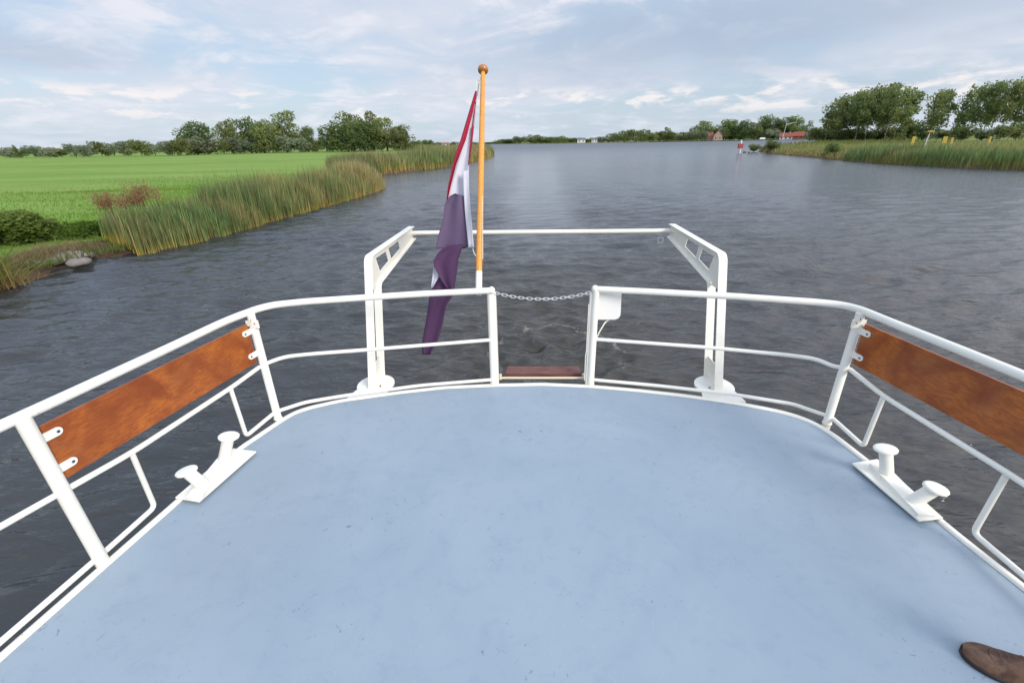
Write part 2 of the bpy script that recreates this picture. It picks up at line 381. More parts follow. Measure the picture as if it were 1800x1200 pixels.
# ---------------------------------------------------------------- setting: water, land
WZ = -1.0; GZ = -0.6
def build_water():
    th = np.concatenate([np.arange(-62, 62.01, .29), np.arange(66, 298, 4.0)])*math.pi/180 + R_(-YAW)
    rs = [2.0]
    while rs[-1] < 300: rs.append(rs[-1]*1.0062)
    while rs[-1] < 9000: rs.append(rs[-1]*1.04)
    rs = np.array(rs); n, m = len(rs), len(th)
    Rr, T = np.meshgrid(rs, th, indexing='ij')
    X = Rr*np.sin(T); Y = Rr*np.cos(T); Z = np.zeros_like(X)
    cell = Rr*.0065
    r2 = np.random.default_rng(3)
    for i in range(70):
        lam = .22*(5.5**r2.random()); ang = R_(-80)+r2.normal()*.42
        k = 2*math.pi/lam; kx, ky = k*math.cos(ang), k*math.sin(ang)
        amp = .0062*lam*np.clip((lam/cell-3)/4, 0, 1)
        ph = kx*X+ky*Y+r2.random()*6.28+.5*np.sin(.31*k*(.6*X-.3*Y)/3+i)
        s = np.sin(ph); Z += amp*(s+.25*np.sin(2*ph+1.3))
    Z *= np.clip(.58+.42*(Rr-4.5)/6, .58, 1)
    # wake: transverse arcs in a widening wedge and two divergent arms
    wx = X-.1; wy = Y-4.2
    wedge = np.exp(-(wx/(1.1+.16*np.maximum(wy, 0)))**4)*(wy > 0)*np.exp(-np.maximum(wy, 0)/26)
    Z += .034*wedge*np.sin(2*math.pi*(wy-.055*wx**2/(.6+.1*np.maximum(wy, 0)))/2.6)
    arm = np.abs(np.abs(wx)-(1.5+.30*wy))
    Z += .018*np.exp(-(arm/.55)**2)*(wy > 0)*np.exp(-np.maximum(wy, 0)/30)*np.sin(2*math.pi*(np.abs(wx)*.8+wy*.6)/1.5)
    turb = np.exp(-(wx/1.6)**4)*np.exp(-(np.maximum(wy-.5, 0)/4.5)**2)
    for i in range(26):
        a = r2.random()*6.28; lam = .22+.5*r2.random(); k = 6.283/lam
        Z += turb*.0075*np.sin(k*(math.cos(a)*X+math.sin(a)*Y)+1.2*np.sin(2.1*X+i)+1.1*np.sin(1.7*Y+2*i))
    ln_ = np.exp(-((X-.1-.012*Y)/(1.3+.04*np.maximum(Y, 0)))**4)*np.clip((Y-9)/12, 0, 1)
    Z = Z*(1-.75*ln_)+WZ
    V = np.stack([X, Y, Z], -1).reshape(-1, 3)
    I, J = np.meshgrid(np.arange(n-1), np.arange(m-1), indexing='ij')
    a = (I*m+J).ravel(); F_ = np.stack([a, a+1, a+m+1, a+m], -1)
    b = (np.arange(n-1)*m+m-1); c = np.arange(n-1)*m
    F_ = np.concatenate([F_, np.stack([b, c, c+m, b+m], -1)])
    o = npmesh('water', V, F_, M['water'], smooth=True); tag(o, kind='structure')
build_water()
bed = MB().add([(-9000, -9000, -3.5), (9000, -9000, -3.5), (9000, 9000, -3.5), (-9000, 9000, -3.5)], [(0, 1, 2, 3)]).build('riverbed', M['mud'], smooth=0); tag(bed, kind='structure')

def smooth_line(pts, step):
    P = [Vector((*p, 0)) for p in pts]; out = []
    for i in range(len(P)-1):
        p0, p1, p2, p3 = P[max(i-1, 0)], P[i], P[i+1], P[min(i+2, len(P)-1)]
        k = max(1, int((p2-p1).length/step))
        for j in range(k):
            t = j/k; out.append(.5*((2*p1)+(p2-p0)*t+(2*p0-5*p1+4*p2-p3)*t*t+(3*p1-p0-3*p2+p3)*t**3))
    return out+[P[-1]]
def land(name, shore, back, m, side, wig=.25):
    """shore polyline (inland lies on its left when side=1), closed by the far points 'back'"""
    S = shore; n = len(S); nor = []
    for i in range(n):
        t = (S[min(i+1, n-1)]-S[max(i-1, 0)]).normalized(); nor.append(Vector((-t.y, t.x, 0))*side)
    prof = [(-.5, -2.0), (-.12, WZ-.12), (.12, WZ+.12), (.5, WZ+.28), (1.4, GZ)]
    vs = []; fs = []; 
    for i in range(n):
        jx = wig*math.sin(i*1.7)*.6+wig*math.sin(i*.63+2)
        for k, (d, z) in enumerate(prof): vs.append(S[i]+nor[i]*(d+jx*(1 if k < 4 else .4))+Vector((0, 0, z+(.05*math.sin(i*2.3+k) if 0 < k < 4 else 0))))
    k = len(prof)
    for i in range(n-1):
        for j in range(k-1): fs.append((i*k+j, i*k+j+1, (i+1)*k+j+1, (i+1)*k+j))
    mb = MB(); mb.m = 1; mb.add(vs, fs); mb.m = 0
    loop = [Vector((vs[i*k+k-1].x, vs[i*k+k-1].y, GZ)) for i in range(n)]+[Vector((*b, GZ)) for b in back]
    tr = tessellate_polygon([loop]); mb.add(loop, [tuple(t) for t in tr])
    o = mb.build(name, [m, M['mud']], smooth=60); tag(o, kind='structure'); return o, nor
ML = [(-13, -60), (-13, -10), (-13, 4), (-12.9, 10.1), (-13.2, 11.5), (-13.5, 12.8), (-12.7, 14), (-12.0, 17), (-11.9, 21.2), (-11.4, 27.7), (-11.5, 35.8), (-13.8, 42), (-17, 47.5), (-17.3, 52), (-14, 60), (-11.5, 70), (-9.9, 90), (-9.2, 112), (-10.5, 130), (-16, 150), (-27, 175), (-48, 225), (-80, 300), (-160, 420), (-700, 900)]
SL = smooth_line(ML, 1.2)
land('left_meadow', SL, [(-3000, 900), (-3000, -60)], M['field'], 1)
MR = [(52, -80), (47, 0), (45, 30), (43.3, 44.4), (41.3, 47.8), (41.3, 52.1), (40.8, 59), (43.4, 77.8), (47, 98), (52.5, 116), (62, 128), (82, 160), (135, 236), (262, 462), (330, 520)]
SR = smooth_line(MR, 1.5)
land('right_bank_ground', SR, [(3000, 520), (3000, -80)], M['rough'], -1)
MF = [(3000, 518), (330, 500), (262, 474), (212, 511), (150, 541), (95, 540), (40, 540), (-20, 620), (-58, 690), (-90, 640), (-120, 560), (-170, 540), (-250, 600), (-700, 905)]
SF = smooth_line(MF, 12)
land('far_shore_ground', SF, [(-3000, 905), (-3000, 7000), (3000, 7000)], M['rough'], -1)

# ---------------------------------------------------------------- boat
boat = empty('boat', (0.1, 0, WZ), 'river boat stern with pale blue deck, white pipe railing and two varnished boards', 'boat')
inL = [(-2.60, -3), (-2.5, -.6), (-2.44, .6)]+[up(*p).to_2d()[:] for p in [(0, 1162), (194, 990)]]+[(-2.25, 2.45), (-2.12, 2.95), (-2.075, 3.13), (-2.02, 3.25), (-1.92, 3.33)]+[up(*p).to_2d()[:] for p in [(600, 706), (700, 692), (780, 683), (868, 679)]]
inR = [(.10, 3.755), (.556, 3.717), (.95, 3.648), (1.34, 3.56), (1.778, 3.425), (2.05, 3.31), (2.17, 3.225), (2.245, 3.12), (2.29, 2.98), (2.36, 2.5), (2.41, 2.0), (2.46, 1.66), (2.56, .8), (2.66, -.6), (2.76, -3)]
inL[6] = (-2.20, 2.75)
edge = [Vector((x, y, 0)) for x, y in inL+inR]
edge = rnd_path(edge, .06, 3)
def offset(loop, d):
    out = []
    for i, p in enumerate(loop):
        t = (loop[min(i+1, len(loop)-1)]-loop[max(i-1, 0)]).normalized(); out.append(p+Vector((-t.y, t.x, 0))*d)
    return out
mb = MB(); outer = offset(edge, .02)
mb.prism([Vector((p.x, p.y, -.03)) for p in outer], (0, 0, .03)); mb.build('deck', M['deck'], boat, smooth=20)
prof = [(-.006, .001), (-.002, .012), (.006, .016), (.026, .016), (.036, .010), (.039, -.03), (.034, -.07), (.02, -.085)]
mb = MB(); lo = [offset(edge, d) for d, z in prof]; n = len(edge); k = len(prof)
vs = [lo[j][i]+Vector((0, 0, prof[j][1])) for i in range(n) for j in range(k)]
mb.add(vs, [(i*k+j, i*k+j+1, (i+1)*k+j+1, (i+1)*k+j) for i in range(n-1) for j in range(k-1)])
mb.build('coaming', M['white'], boat, smooth=60)
mb = MB(); hp = [(.022, -.06), (.02, -.35), (-.05, -.8), (-.16, -1.15), (-.45, -1.6)]
lo = [offset(edge, d) for d, z in hp]; k = len(hp)
mb.add([lo[j][i]+Vector((0, 0, hp[j][1])) for i in range(n) for j in range(k)], [(i*k+j, i*k+j+1, (i+1)*k+j+1, (i+1)*k+j) for i in range(n-1) for j in range(k-1)])
mb.build('hull', M['white'], boat, smooth=60)

# rails (measured heights: top .93-.96, middle .46-.51, bottom .06-.085)
RT = .0265
def P3(l): return [up(x, y, z) for x, y, z in l]
topL = P3([(864, 510.5, .930), (740, 516.5, .935), (640, 523, .94), (530, 530.5, .948), (480, 536, .954)])+P3([(452, 543, .957), (400, 562.5, .957), (300, 610, .957), (100, 703, .957), (0, 749, .957)])
topR = P3([(1046, 508, .935), (1160, 513.5, .938), (1280, 520, .942), (1440, 531.5, .95), (1480, 536, .954)])+P3([(1512, 544, .957), (1560, 564, .957), (1700, 620, .957), (1800, 661, .957)])
def ext(pts, L=3.6):
    d = (pts[-1]-pts[-2]).normalized(); return pts+[pts[-1]+d*.6+Vector((0, 0, 0)), pts[-1]+d*L*.98]
XLP = Vector((-2.118, 3.145, 0)); XRP = Vector((2.332, 3.13, 0)); NLP = Vector((-2.373, 1.725, 0)); NRP = Vector((2.585, 1.72, 0))
GLP = Vector((-.359, 3.776, 0)); GRP = Vector((.550, 3.760, 0))
WH = M['white']
def side_rail(top, s):
    rl = MB().tube(rnd_path(ext(top), .16, 5), RT, 16).build('railing', WH, boat, smooth=60)
    # end ball at the gate
    MB().ball(top[0]+Vector((0, 0, .002)), .031, (1, 1, 1.05)).build('end_cap', WH, rl, smooth=60)
    G, X, Nn = (GLP, XLP, NLP) if s < 0 else (GRP, XRP, NRP)
    MB().tube([G+Vector((0, 0, z)) for z in (-.02, .014, .018, .026, .032, .93)], [.030, .030, .035, .035, .030, .030], 16).build('stanchion', WH, rl, smooth=60)
    # flat guide bar on the gate side of the post
    MB().box(G+Vector((-s*.037, .032, .44)), (.02, .07, .90)).build('guide_bar', WH, rl, smooth=0, bevel=.003)
    MB().tube([X+Vector((0, 0, z)) for z in (-.02, .014, .018, .026, .032, .945)], [.030, .030, .035, .035, .030, .030], 16).build('stanchion', WH, rl, smooth=60)
    MB().tube([Nn+Vector((0, 0, -.03)), Nn+Vector((s*.012, -.01, .955))], .033, 16).build('stanchion', WH, rl, smooth=60)
    if s < 0:
        midA = P3([(866, 597, .463), (640, 615, .485), (540, 622.5, .50), (500, 627, .503), (472, 637, .506)]); midA.append(X+Vector((-.02, -.0, .507)))
        midB = [X+Vector((-.03, -.02, .507))]+P3([(408, 680, .508), (232, 795, .51), (120, 858, .512)])
        bA = P3([(866, 667, .062), (740, 677, .066), (600, 696, .072), (535, 707, .075), (508, 716, .077)]); bA.append(X+Vector((-.01, .01, .078)))
        u1 = [X+Vector((-.02, -.02, .075))]+P3([(433, 766, .075), (405.5, 684, .50)])
        u2 = P3([(232, 797, .50), (272, 890.5, .05), (178, 974.5, .05), (0, 1128, .05)])
    else:
        midA = P3([(1044, 596, .468), (1245, 610.5, .485), (1390, 624.5, .50), (1435, 631, .503), (1465, 644, .506)]); midA.append(X+Vector((.02, 0, .507)))
        midB = [X+Vector((.03, -.02, .507))]+P3([(1553, 696, .508), (1770, 830, .51), (1830, 870, .512)])
        bA = P3([(1040, 667, .062), (1160, 678, .064), (1290, 693, .068), (1395, 710, .072), (1425, 721, .075)]); bA.append(X+Vector((.01, .01, .075)))
        u1 = [X+Vector((.02, -.02, .075))]+P3([(1518, 784, .075), (1553, 697, .50)])
        u2 = P3([(1771, 831, .50), (1711, 936, .08), (1800, 1011, .082), (1950, 1140, .085)])
    MB().tube(rnd_path(midA, .10, 5), .0160, 12).build('mid_rail', WH, rl, smooth=60)
    MB().tube(rnd_path(ext(midB), .1, 4), .0162, 12).build('mid_rail', WH, rl, smooth=60)
    MB().tube(rnd_path(bA, .10, 5), .0155, 12).build('bottom_rail', WH, rl, smooth=60)
    MB().tube(rnd_path(u1, .035, 6), .0155, 12).build('rail_leg', WH, rl, smooth=60)
    MB().tube(rnd_path(ext(u2), [0, .04, .3, .3, .3, .3, .3], 6), .0150, 12).build('rail_leg', WH, rl, smooth=60)
    # small bracket plate high on the corner post
    c = X+Vector((-s*.032, -.025, .872)); mb = MB(); mb.box(c, (.052, .014, .062)); mb.m = 1
    mb.tube([c+Vector((0, -.009, .006)), c+Vector((0, -.0045, .006))], .0055, 8)
    mb.tube([X+Vector((-s*.012, -.029, .915)), X+Vector((-s*.006, -.030, .89))], .003, 6)
    mb.build('bracket', [WH, M['rust']], rl, smooth=0, bevel=.002)
    c2 = X+Vector((s*.025, -.02, .877)); MB().box(c2, (.03, .012, .045)).build('bracket', WH, rl, smooth=0, bevel=.002)
    # varnished board
    D = (Nn-X).normalized(); inn = Vector((D.y*-s, D.x*s, 0))
    if inn.x*s > 0: inn = -inn
    A = X+D*.045; B = Nn-D*.03
    mb = MB(); nx = 24
    o_ = -inn*.010
    poly = [A+Vector((0, 0, .565)), B+Vector((0, 0, .565)), B+Vector((0, 0, .878)), A+Vector((0, 0, .878))]
    mb.prism([p+o_ for p in poly], -inn*.018)
    bd = mb.build('varnished_board', M['wood'], boat, smooth=0, bevel=.003)
    for E, d in ((A, D), (B, -D)):
        for z in (.82, .635):
            mb = MB(); c = E+Vector((0, 0, z))+inn*.000; q = []
            for t in range(9):
                a = -math.pi/2+math.pi*t/8; q.append(c+d*(.052+.022*math.cos(a))+Vector((0, 0, .022*math.sin(a))))
            q = [c-d*.035+Vector((0, 0, -.022))]+q+[c-d*.035+Vector((0, 0, .022))]
            mb.prism([p-inn*.008 for p in q], inn*.008); mb.m = 1
            h = c+d*.052; mb.tube([h, h+inn*.004], .0085, 10); mb.m = 2; mb.tube([h+inn*.004, h+inn*.007], .0045, 6)
            mb.build('board_bracket', [WH, M['steel'], M['dark']], bd, smooth=0)
side_rail(topL, -1); side_rail(topR, 1)

# V-bollards on their plates
def bitts(s, plate, base_far, cap_far, base_near, cap_near):
    pf = [Vector((p.x, p.y, .018)) for p in plate]
    root = MB().prism(pf, (0, 0, .012)).build('bollard', WH, boat, smooth=0, bevel=.003)
    m = [Vector((*b, 0)) for b in (base_far, base_near)]
    d = (m[0]-m[1]).normalized(); nn = Vector((-d.y, d.x, 0)); a = m[0]+d*.10; b = m[1]-d*.11
    poly = [a+nn*.05, b+nn*.05, b-nn*.05, a-nn*.05]
    MB().prism([Vector((p.x, p.y, .028)) for p in poly], (0, 0, .030)).build('foundation', WH, root, smooth=0, bevel=.004)
    for b0, c0 in ((base_far, cap_far), (base_near, cap_near)):
        b0 = Vector((*b0, .055)); c0 = Vector(c0); ax = (c0-b0).normalized()
        p = MB().tube([b0-ax*.03, c0-ax*.022], .038, 22).build('bollard_post', WH, root, smooth=50)
        ca = (ax*.38+Vector((0, 0, .7))).normalized(); kp = MB().tube([c0-ca*.014, c0-ca*.012, c0-ca*.001, c0+ca*.006, c0+ca*.007], [.050, .057, .059, .054, .046], 26)
        kp.v = [tuple(c0+(Vector(v)-c0)+nn*(Vector(v)-c0).dot(nn)*.18) for v in kp.v]; kp.build('cap', WH, p, smooth=50)
pl = [up(310, 880), up(352, 887), up(452, 798), up(412, 793)]
bitts(-1, pl, (-2.207, 2.570), up(402, 766, .235), up(359, 857, .03).to_2d()[:], up(327, 827, .165))
pr = [up(1655, 916), up(1613, 921), up(1495, 819), up(1540, 812)]
bitts(1, pr, (2.338, 2.490), up(1557, 788, .235), up(1604, 886, .03).to_2d()[:], up(1646, 857, .175))

# stern davits with a cross rod
def davit(X, s, y0, yel, zel, yend, zt, zb, yun, zun):
    w_ = .038
    def V(y, z): return Vector((X, y, z))
    front = rnd_path([V(y0, -.02), V(yel, zel), V(yend, zt)], [0, .07, 0], 6)
    back = rnd_path([V(y0+.26, -.02), V(yun, zun), V(yend+.03, zb)], [0, .05, 0], 6)
    web = MB(); T = Vector((.008, 0, 0)); off = Vector((-.004, 0, 0))
    def pr(pts): web.prism([V(y, z)+off for y, z in pts], T)
    # the web: foot, narrow head and arm with two openings; a long slot stays open in the post
    def L(a, b, t): return (a[0]+(b[0]-a[0])*t, a[1]+(b[1]-a[1])*t)
    f0, f1, f2 = (y0, -.02), (yel, zel), (yend, zt); b0, b1, b2 = (y0+.26, -.02), (yun, zun), (yend+.03, zb)
    pr([f0, b0, L(b0, b1, .24), L(f0, f1, .18)])
    pr([L(f0, f1, .74), L(b0, b1, .97), b1, f1])
    top = lambda t: L(f1, f2, t); bot = lambda t: L(b1, b2, t)
    def inner(t, e): a, c = bot(t), top(t); return L(a, c, e)
    cuts = [(.0, .10), (.30, .36), (.60, 1.0)]
    for a, c in cuts: pr([bot(a), bot(c), top(c), top(a)])
    for a, c in ((.10, .30), (.36, .60)):
        pr([bot(a), bot(c), inner(c, .30), inner(a, .26)]); pr([top(a), top(c), inner(c, .76), inner(a, .80)])
    wb = web.build('davit', WH, boat, smooth=0)
    for nm, pth in (('front_flange', front), ('back_flange', back)):
        mb = MB(); m = len(pth); vs = []
        for i, p in enumerate(pth):
            t = (pth[min(i+1, m-1)]-pth[max(i-1, 0)]).normalized(); nrm = Vector((0, -t.z, t.y))*(1 if nm[0] == 'f' else -1)
            for a in (-w_, w_):
                for b in (0.0, .010): vs.append(p+Vector((a, 0, 0))+nrm*b)
        fs = []
        for i in range(m-1):
            o = i*4
            for a, b in ((0, 1), (1, 3), (3, 2), (2, 0)): fs.append((o+a, o+b, o+4+b, o+4+a))
        fs += [(0, 1, 3, 2), ((m-1)*4, (m-1)*4+2, (m-1)*4+3, (m-1)*4+1)]
        mb.add(vs, fs); mb.build(nm, WH, wb, smooth=30, bevel=.002)
    # round base plate
    c = Vector((X, y0+.10, 0)); poly = [c+Vector((.165*math.cos(a)*1.05, .19*math.sin(a), -.022)) for a in [2*math.pi*i/36 for i in range(36)]]
    MB().prism(poly, (0, 0, .022)).build('base_plate', WH, wb, smooth=30, bevel=.003)
    c = Vector((X, y0-.11, 0)); poly = [c+Vector((a, b, -.024)) for a, b in ((-.19, -.07), (.17, -.07), (.15, .10), (-.15, .10))]
    MB().prism(poly, (0, 0, .020)).build('base_plate', WH, wb, smooth=0)
    for a, b in ((.06, .05), (-.07, .16)): MB().tube([Vector((X+a*-s, y0+b, -.002)), Vector((X+a*-s, y0+b, .009))], .008, 8).build('bolt', M['rust'], wb)
    return wb
davit(-1.492, -1, 3.675, 4.06, 1.157, 5.70, 1.15, 1.008, 4.205, .87)
davit(1.69, 1, 3.668, 4.06, 1.152, 5.66, 1.15, 1.008, 4.205, .86)
rod = MB().tube([(-1.49, 5.66, 1.083), (1.69, 5.62, 1.083)], .027, 16).build('davit_rod', WH, boat, smooth=60)
q = [(0, 0), (.062, 0), (.062, -.07), (0, -.07), (0, 0)]
c = upv(1157, 417, 5.62); MB().tube(rnd_path([c+Vector((a, 0, b-.005)) for a, b in [(.03, 0), (.062, 0), (.062, -.062), (0, -.062), (0, 0), (.03, 0)]], .008, 3), .005, 8).build('shackle', WH, rod)

# boarding step in the gateway
a, b = up(887, 660, .05), up(1022, 660, .05)
mb = MB(); mb.prism([Vector((a.x, 3.865, .028)), Vector((b.x, 3.865, .028)), Vector((b.x-.01, 4.01, .028)), Vector((a.x+.02, 4.01, .028))], (0, 0, .045))
st = mb.build('boarding_step', M['plank'], boat, smooth=0, bevel=.008)
a, b = up(878, 664, .04), up(1028, 664, .04); MB().tube([a, b], .011, 10).build('step_rail', M['cream'], st)
for x, y in ((880, 662), (1026, 661)): MB().box(up(x, y, .05), (.022, .03, .05)).build('step_lug', M['cream'], st, smooth=0)

# square white plate under the right rail, with its cable
pp = [(1052, 514), (1093, 516), (1091, 548)]
yb = 3.80; poly = [upv(1051, 512, yb), upv(1093, 514, yb), upv(1091, 551, yb)]
cc = [upv(1090.5, 555, yb), upv(1087, 560, yb), upv(1081, 562, yb), upv(1050, 562, yb)]
pn = MB().prism(poly+cc, (0, .035, 0)).build('mounting_plate', mat('plate_white', (.84, .81, .76), .4), boat, smooth=0, bevel=.004)
cp = [upv(1082, 552, 3.86), upv(1069, 563, 3.85), upv(1064, 566, 3.83), upv(1056, 579, 3.80), upv(1050, 590, 3.79), upv(1048, 598, 3.79)]
MB().tube(rnd_path(cp, .02, 3), .006, 8).build('cable', WH, pn)
mb = MB(); g = GRP+Vector((-.055, .0, 0)); mb.tube([g+Vector((-.003, 0, .05)), g+Vector((-.006, 0, .30)), g+Vector((.0, .0, .36)), g+Vector((.0, 0, .8))], .004, 6); mb.build('cable', WH, pn)
# socket of the flagstaff
FB = Vector((-.4592, 3.815, .94)); FS = Vector((-.4592, 3.872, 1.067)); FD = Vector((0, 4.958-3.872, 2.702-1.067)).normalized()
MB().tube([FB-FD*.05+Vector((0, -.02, -.01)), FS], .0285, 16).build('flagstaff_socket', WH, boat, smooth=60)
boat_obj = boat

# ---------------------------------------------------------------- flagpole, flag, chain, shoe
fp = empty('flagpole', FS, 'varnished honey-coloured wooden flagstaff leaning aft, with a round wooden knob on top', 'flagpole')
top = FS+FD*1.965
MB().tube([FS-FD*.02, FS+FD*.3, FS+FD*1.2, top], [.0275, .0285, .026, .021], 18).build('pole', M['pole'], fp, smooth=60)
k = []
pr_ = [(0, .024), (.004, .036), (.012, .046), (.026, .050), (.044, .050), (.056, .046), (.061, .036), (.063, .010)]
MB().tube([top+FD*a*.92 for a, b in pr_], [b for a, b in pr_], 22).build('knob', M['ball'], fp, smooth=60)
hp0 = top-FD*.05+Vector((-.03, 0, 0))
fl_top = upv(836.5, 160, 4.86)
mb = MB(); mb.tube([hp0+Vector((.012, 0, 0)), hp0+Vector((-.012, 0, -.03)), fl_top+Vector((.01, 0, .10)), fl_top], .0035, 6)
mb.tube([hp0+Vector((.01, 0, .0)), hp0+Vector((-.015, -.01, -.06)), hp0+Vector((-.03, -.005, -.16)), hp0+Vector((-.008, 0, -.05))], .003, 6)
mb.tube([upv(831, 437, 4.26), upv(833, 444, 4.2), upv(836, 450, 4.13)], .0035, 6)
mb.tube([hp0+Vector((.02, 0.02, -.0)), FS+Vector((.035, .03, .1))], .0022, 6)
mb.build('halyard', WH, fp)
flag = empty('flag', FS+Vector((-.1, .4, 0)), 'limp red white and purplish-blue flag hanging in folds from the wooden flagstaff', 'flag')
def flagY(py):
    pts = [(155, 4.86), (437, 4.30), (520, 4.22), (640, 4.2)]
    for (a, ya), (b, yb_) in zip(pts, pts[1:]):
        if py <= b: return ya+(yb_-ya)*(py-a)/(b-a)
    return 4.2
def interp(l, y):
    for (xa, ya), (xb, yb_) in zip(l, l[1:]):
        if ya <= y <= yb_: return xa+(xb-xa)*(y-ya)/(yb_-ya+1e-9)
    return l[-1][0] if y > l[-1][1] else l[0][0]
def panel(name, left, right, m, dy, fold=.02, nf=1.5, ph=0, nx=14, ny=46, thick=.0025, belly=0):
    y0 = max(left[0][1], right[0][1]); y1 = min(left[-1][1], right[-1][1]); G = []
    for j in range(ny+1):
        py = y0+(y1-y0)*j/ny
        for i in range(nx+1):
            u = i/nx; px = interp(left, py)*(1-u)+interp(right, py)*u
            f = fold*math.sin(math.pi*2*nf*u+ph+py*.012)*min(1, (j+1)/6)+.25*fold*math.sin(py*.05+u*9+ph)
            G.append(upv(px, py, flagY(py)+dy+f-belly*math.sin(math.pi*u)))
    mb = MB(); w1 = nx+1; n = len(G)
    fs = [(j*w1+i, j*w1+i+1, (j+1)*w1+i+1, (j+1)*w1+i) for j in range(ny) for i in range(nx)]
    mb.add(G, fs); o = mb.build(name, m, flag, smooth=80)
    so_ = o.modifiers.new('thick', 'SOLIDIFY'); so_.thickness = thick; so_.offset = 0
    return o
panel('red_stripe', [(835.5, 160), (825, 195), (810, 245), (801, 270), (796, 290), (787, 330), (784.5, 357)], [(838, 160), (832, 195), (819, 245), (809, 270), (801.5, 290), (791.5, 330), (785.5, 357)], M['fred'], -.045, .012, 1)
panel('red_stripe', [(836, 161), (833, 200), (829, 228), (826, 258), (824, 285)], [(838.5, 161), (835.5, 200), (832, 228), (829, 258), (825, 285)], M['fred'], -.012, .008, 1, nx=8)
panel('red_stripe', [(829, 222), (826, 255), (823, 290)], [(833.5, 222), (829.5, 255), (824, 290)], M['fred'], -.03, .006, 1, nx=6, ny=16)
panel('white_stripe', [(836.5, 175), (821, 225), (805, 275), (791, 325), (785, 355), (795, 362)], [(838, 175), (835, 200), (829, 240), (824.5, 285), (824, 335), (826, 362)], M['fwhite'], -.01, .014, 1.2)
panel('heading', [(813, 300), (815, 338), (818, 380), (821, 410), (823.5, 435)], [(824, 300), (824.8, 338), (828, 380), (831, 410), (833, 435)], M['fwhite'], -.085, .006, 1, nx=6, ny=18)
panel('blue_stripe', [(799, 340.5), (790, 345), (782, 358), (779, 385), (771, 412), (765, 440), (764, 470)], [(800, 340.5), (815, 344), (816, 360), (819, 390), (822, 415), (823, 434), (815, 437)], M['fblue'], -.06, .018, 1.2, ph=1)
# rounded upper hem of the blue stripe and dark folds below
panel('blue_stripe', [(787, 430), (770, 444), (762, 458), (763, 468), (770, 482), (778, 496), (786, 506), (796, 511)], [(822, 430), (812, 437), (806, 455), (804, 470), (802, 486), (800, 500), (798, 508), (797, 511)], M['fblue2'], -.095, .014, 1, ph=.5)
panel('white_stripe', [(763, 463), (761, 480), (758.5, 500), (758, 507)], [(765, 463), (776, 480), (766, 496), (759, 507)], M['fwhite'], -.05, .008, 1, nx=8, ny=14)
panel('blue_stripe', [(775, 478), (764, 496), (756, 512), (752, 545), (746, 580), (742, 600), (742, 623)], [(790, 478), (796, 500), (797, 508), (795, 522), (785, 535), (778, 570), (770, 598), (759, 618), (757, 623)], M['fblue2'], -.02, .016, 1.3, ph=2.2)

chain = empty('chain', (.1, 3.76, .9), 'thin galvanised link chain sagging across the gateway between the two railing ends', 'chain')
a, b = Vector((-.325, 3.775, .905)), Vector((.505, 3.765, .905))
NL = 23
def cpt(t): return a.lerp(b, t)+Vector((0, -.0, -.060*(1-(2*t-1)**2)))
for i in range(NL):
    p, q = cpt((i+.0)/NL), cpt((i+1.0)/NL); d = (q-p); c = (p+q)/2; L_ = d.length*.5+.0065; d.normalize()
    u = d.orthogonal().normalized(); v = d.cross(u); ang = .5+(math.pi/2)*(i % 2)+random.uniform(-.25, .25); s = u*math.cos(ang)+v*math.sin(ang)
    pts = []
    for kk in range(17):
        t = 2*math.pi*kk/16; pts.append(c+d*(L_-.009)*(1 if math.cos(t) > 0 else -1)*(1 if abs(math.cos(t)) > 1e-6 else 0)+d*.009*math.cos(t)+s*.0105*math.sin(t))
    MB().tube(pts, .0032, 7, cap=False).build('link', M['chain'], chain, smooth=80)
for g, e_ in ((GLP+Vector((.03, 0, .918)), a), (GRP+Vector((-.03, 0, .918)), b)): MB().tube([g, e_], .004, 6).build('hook', M['chain'], chain)

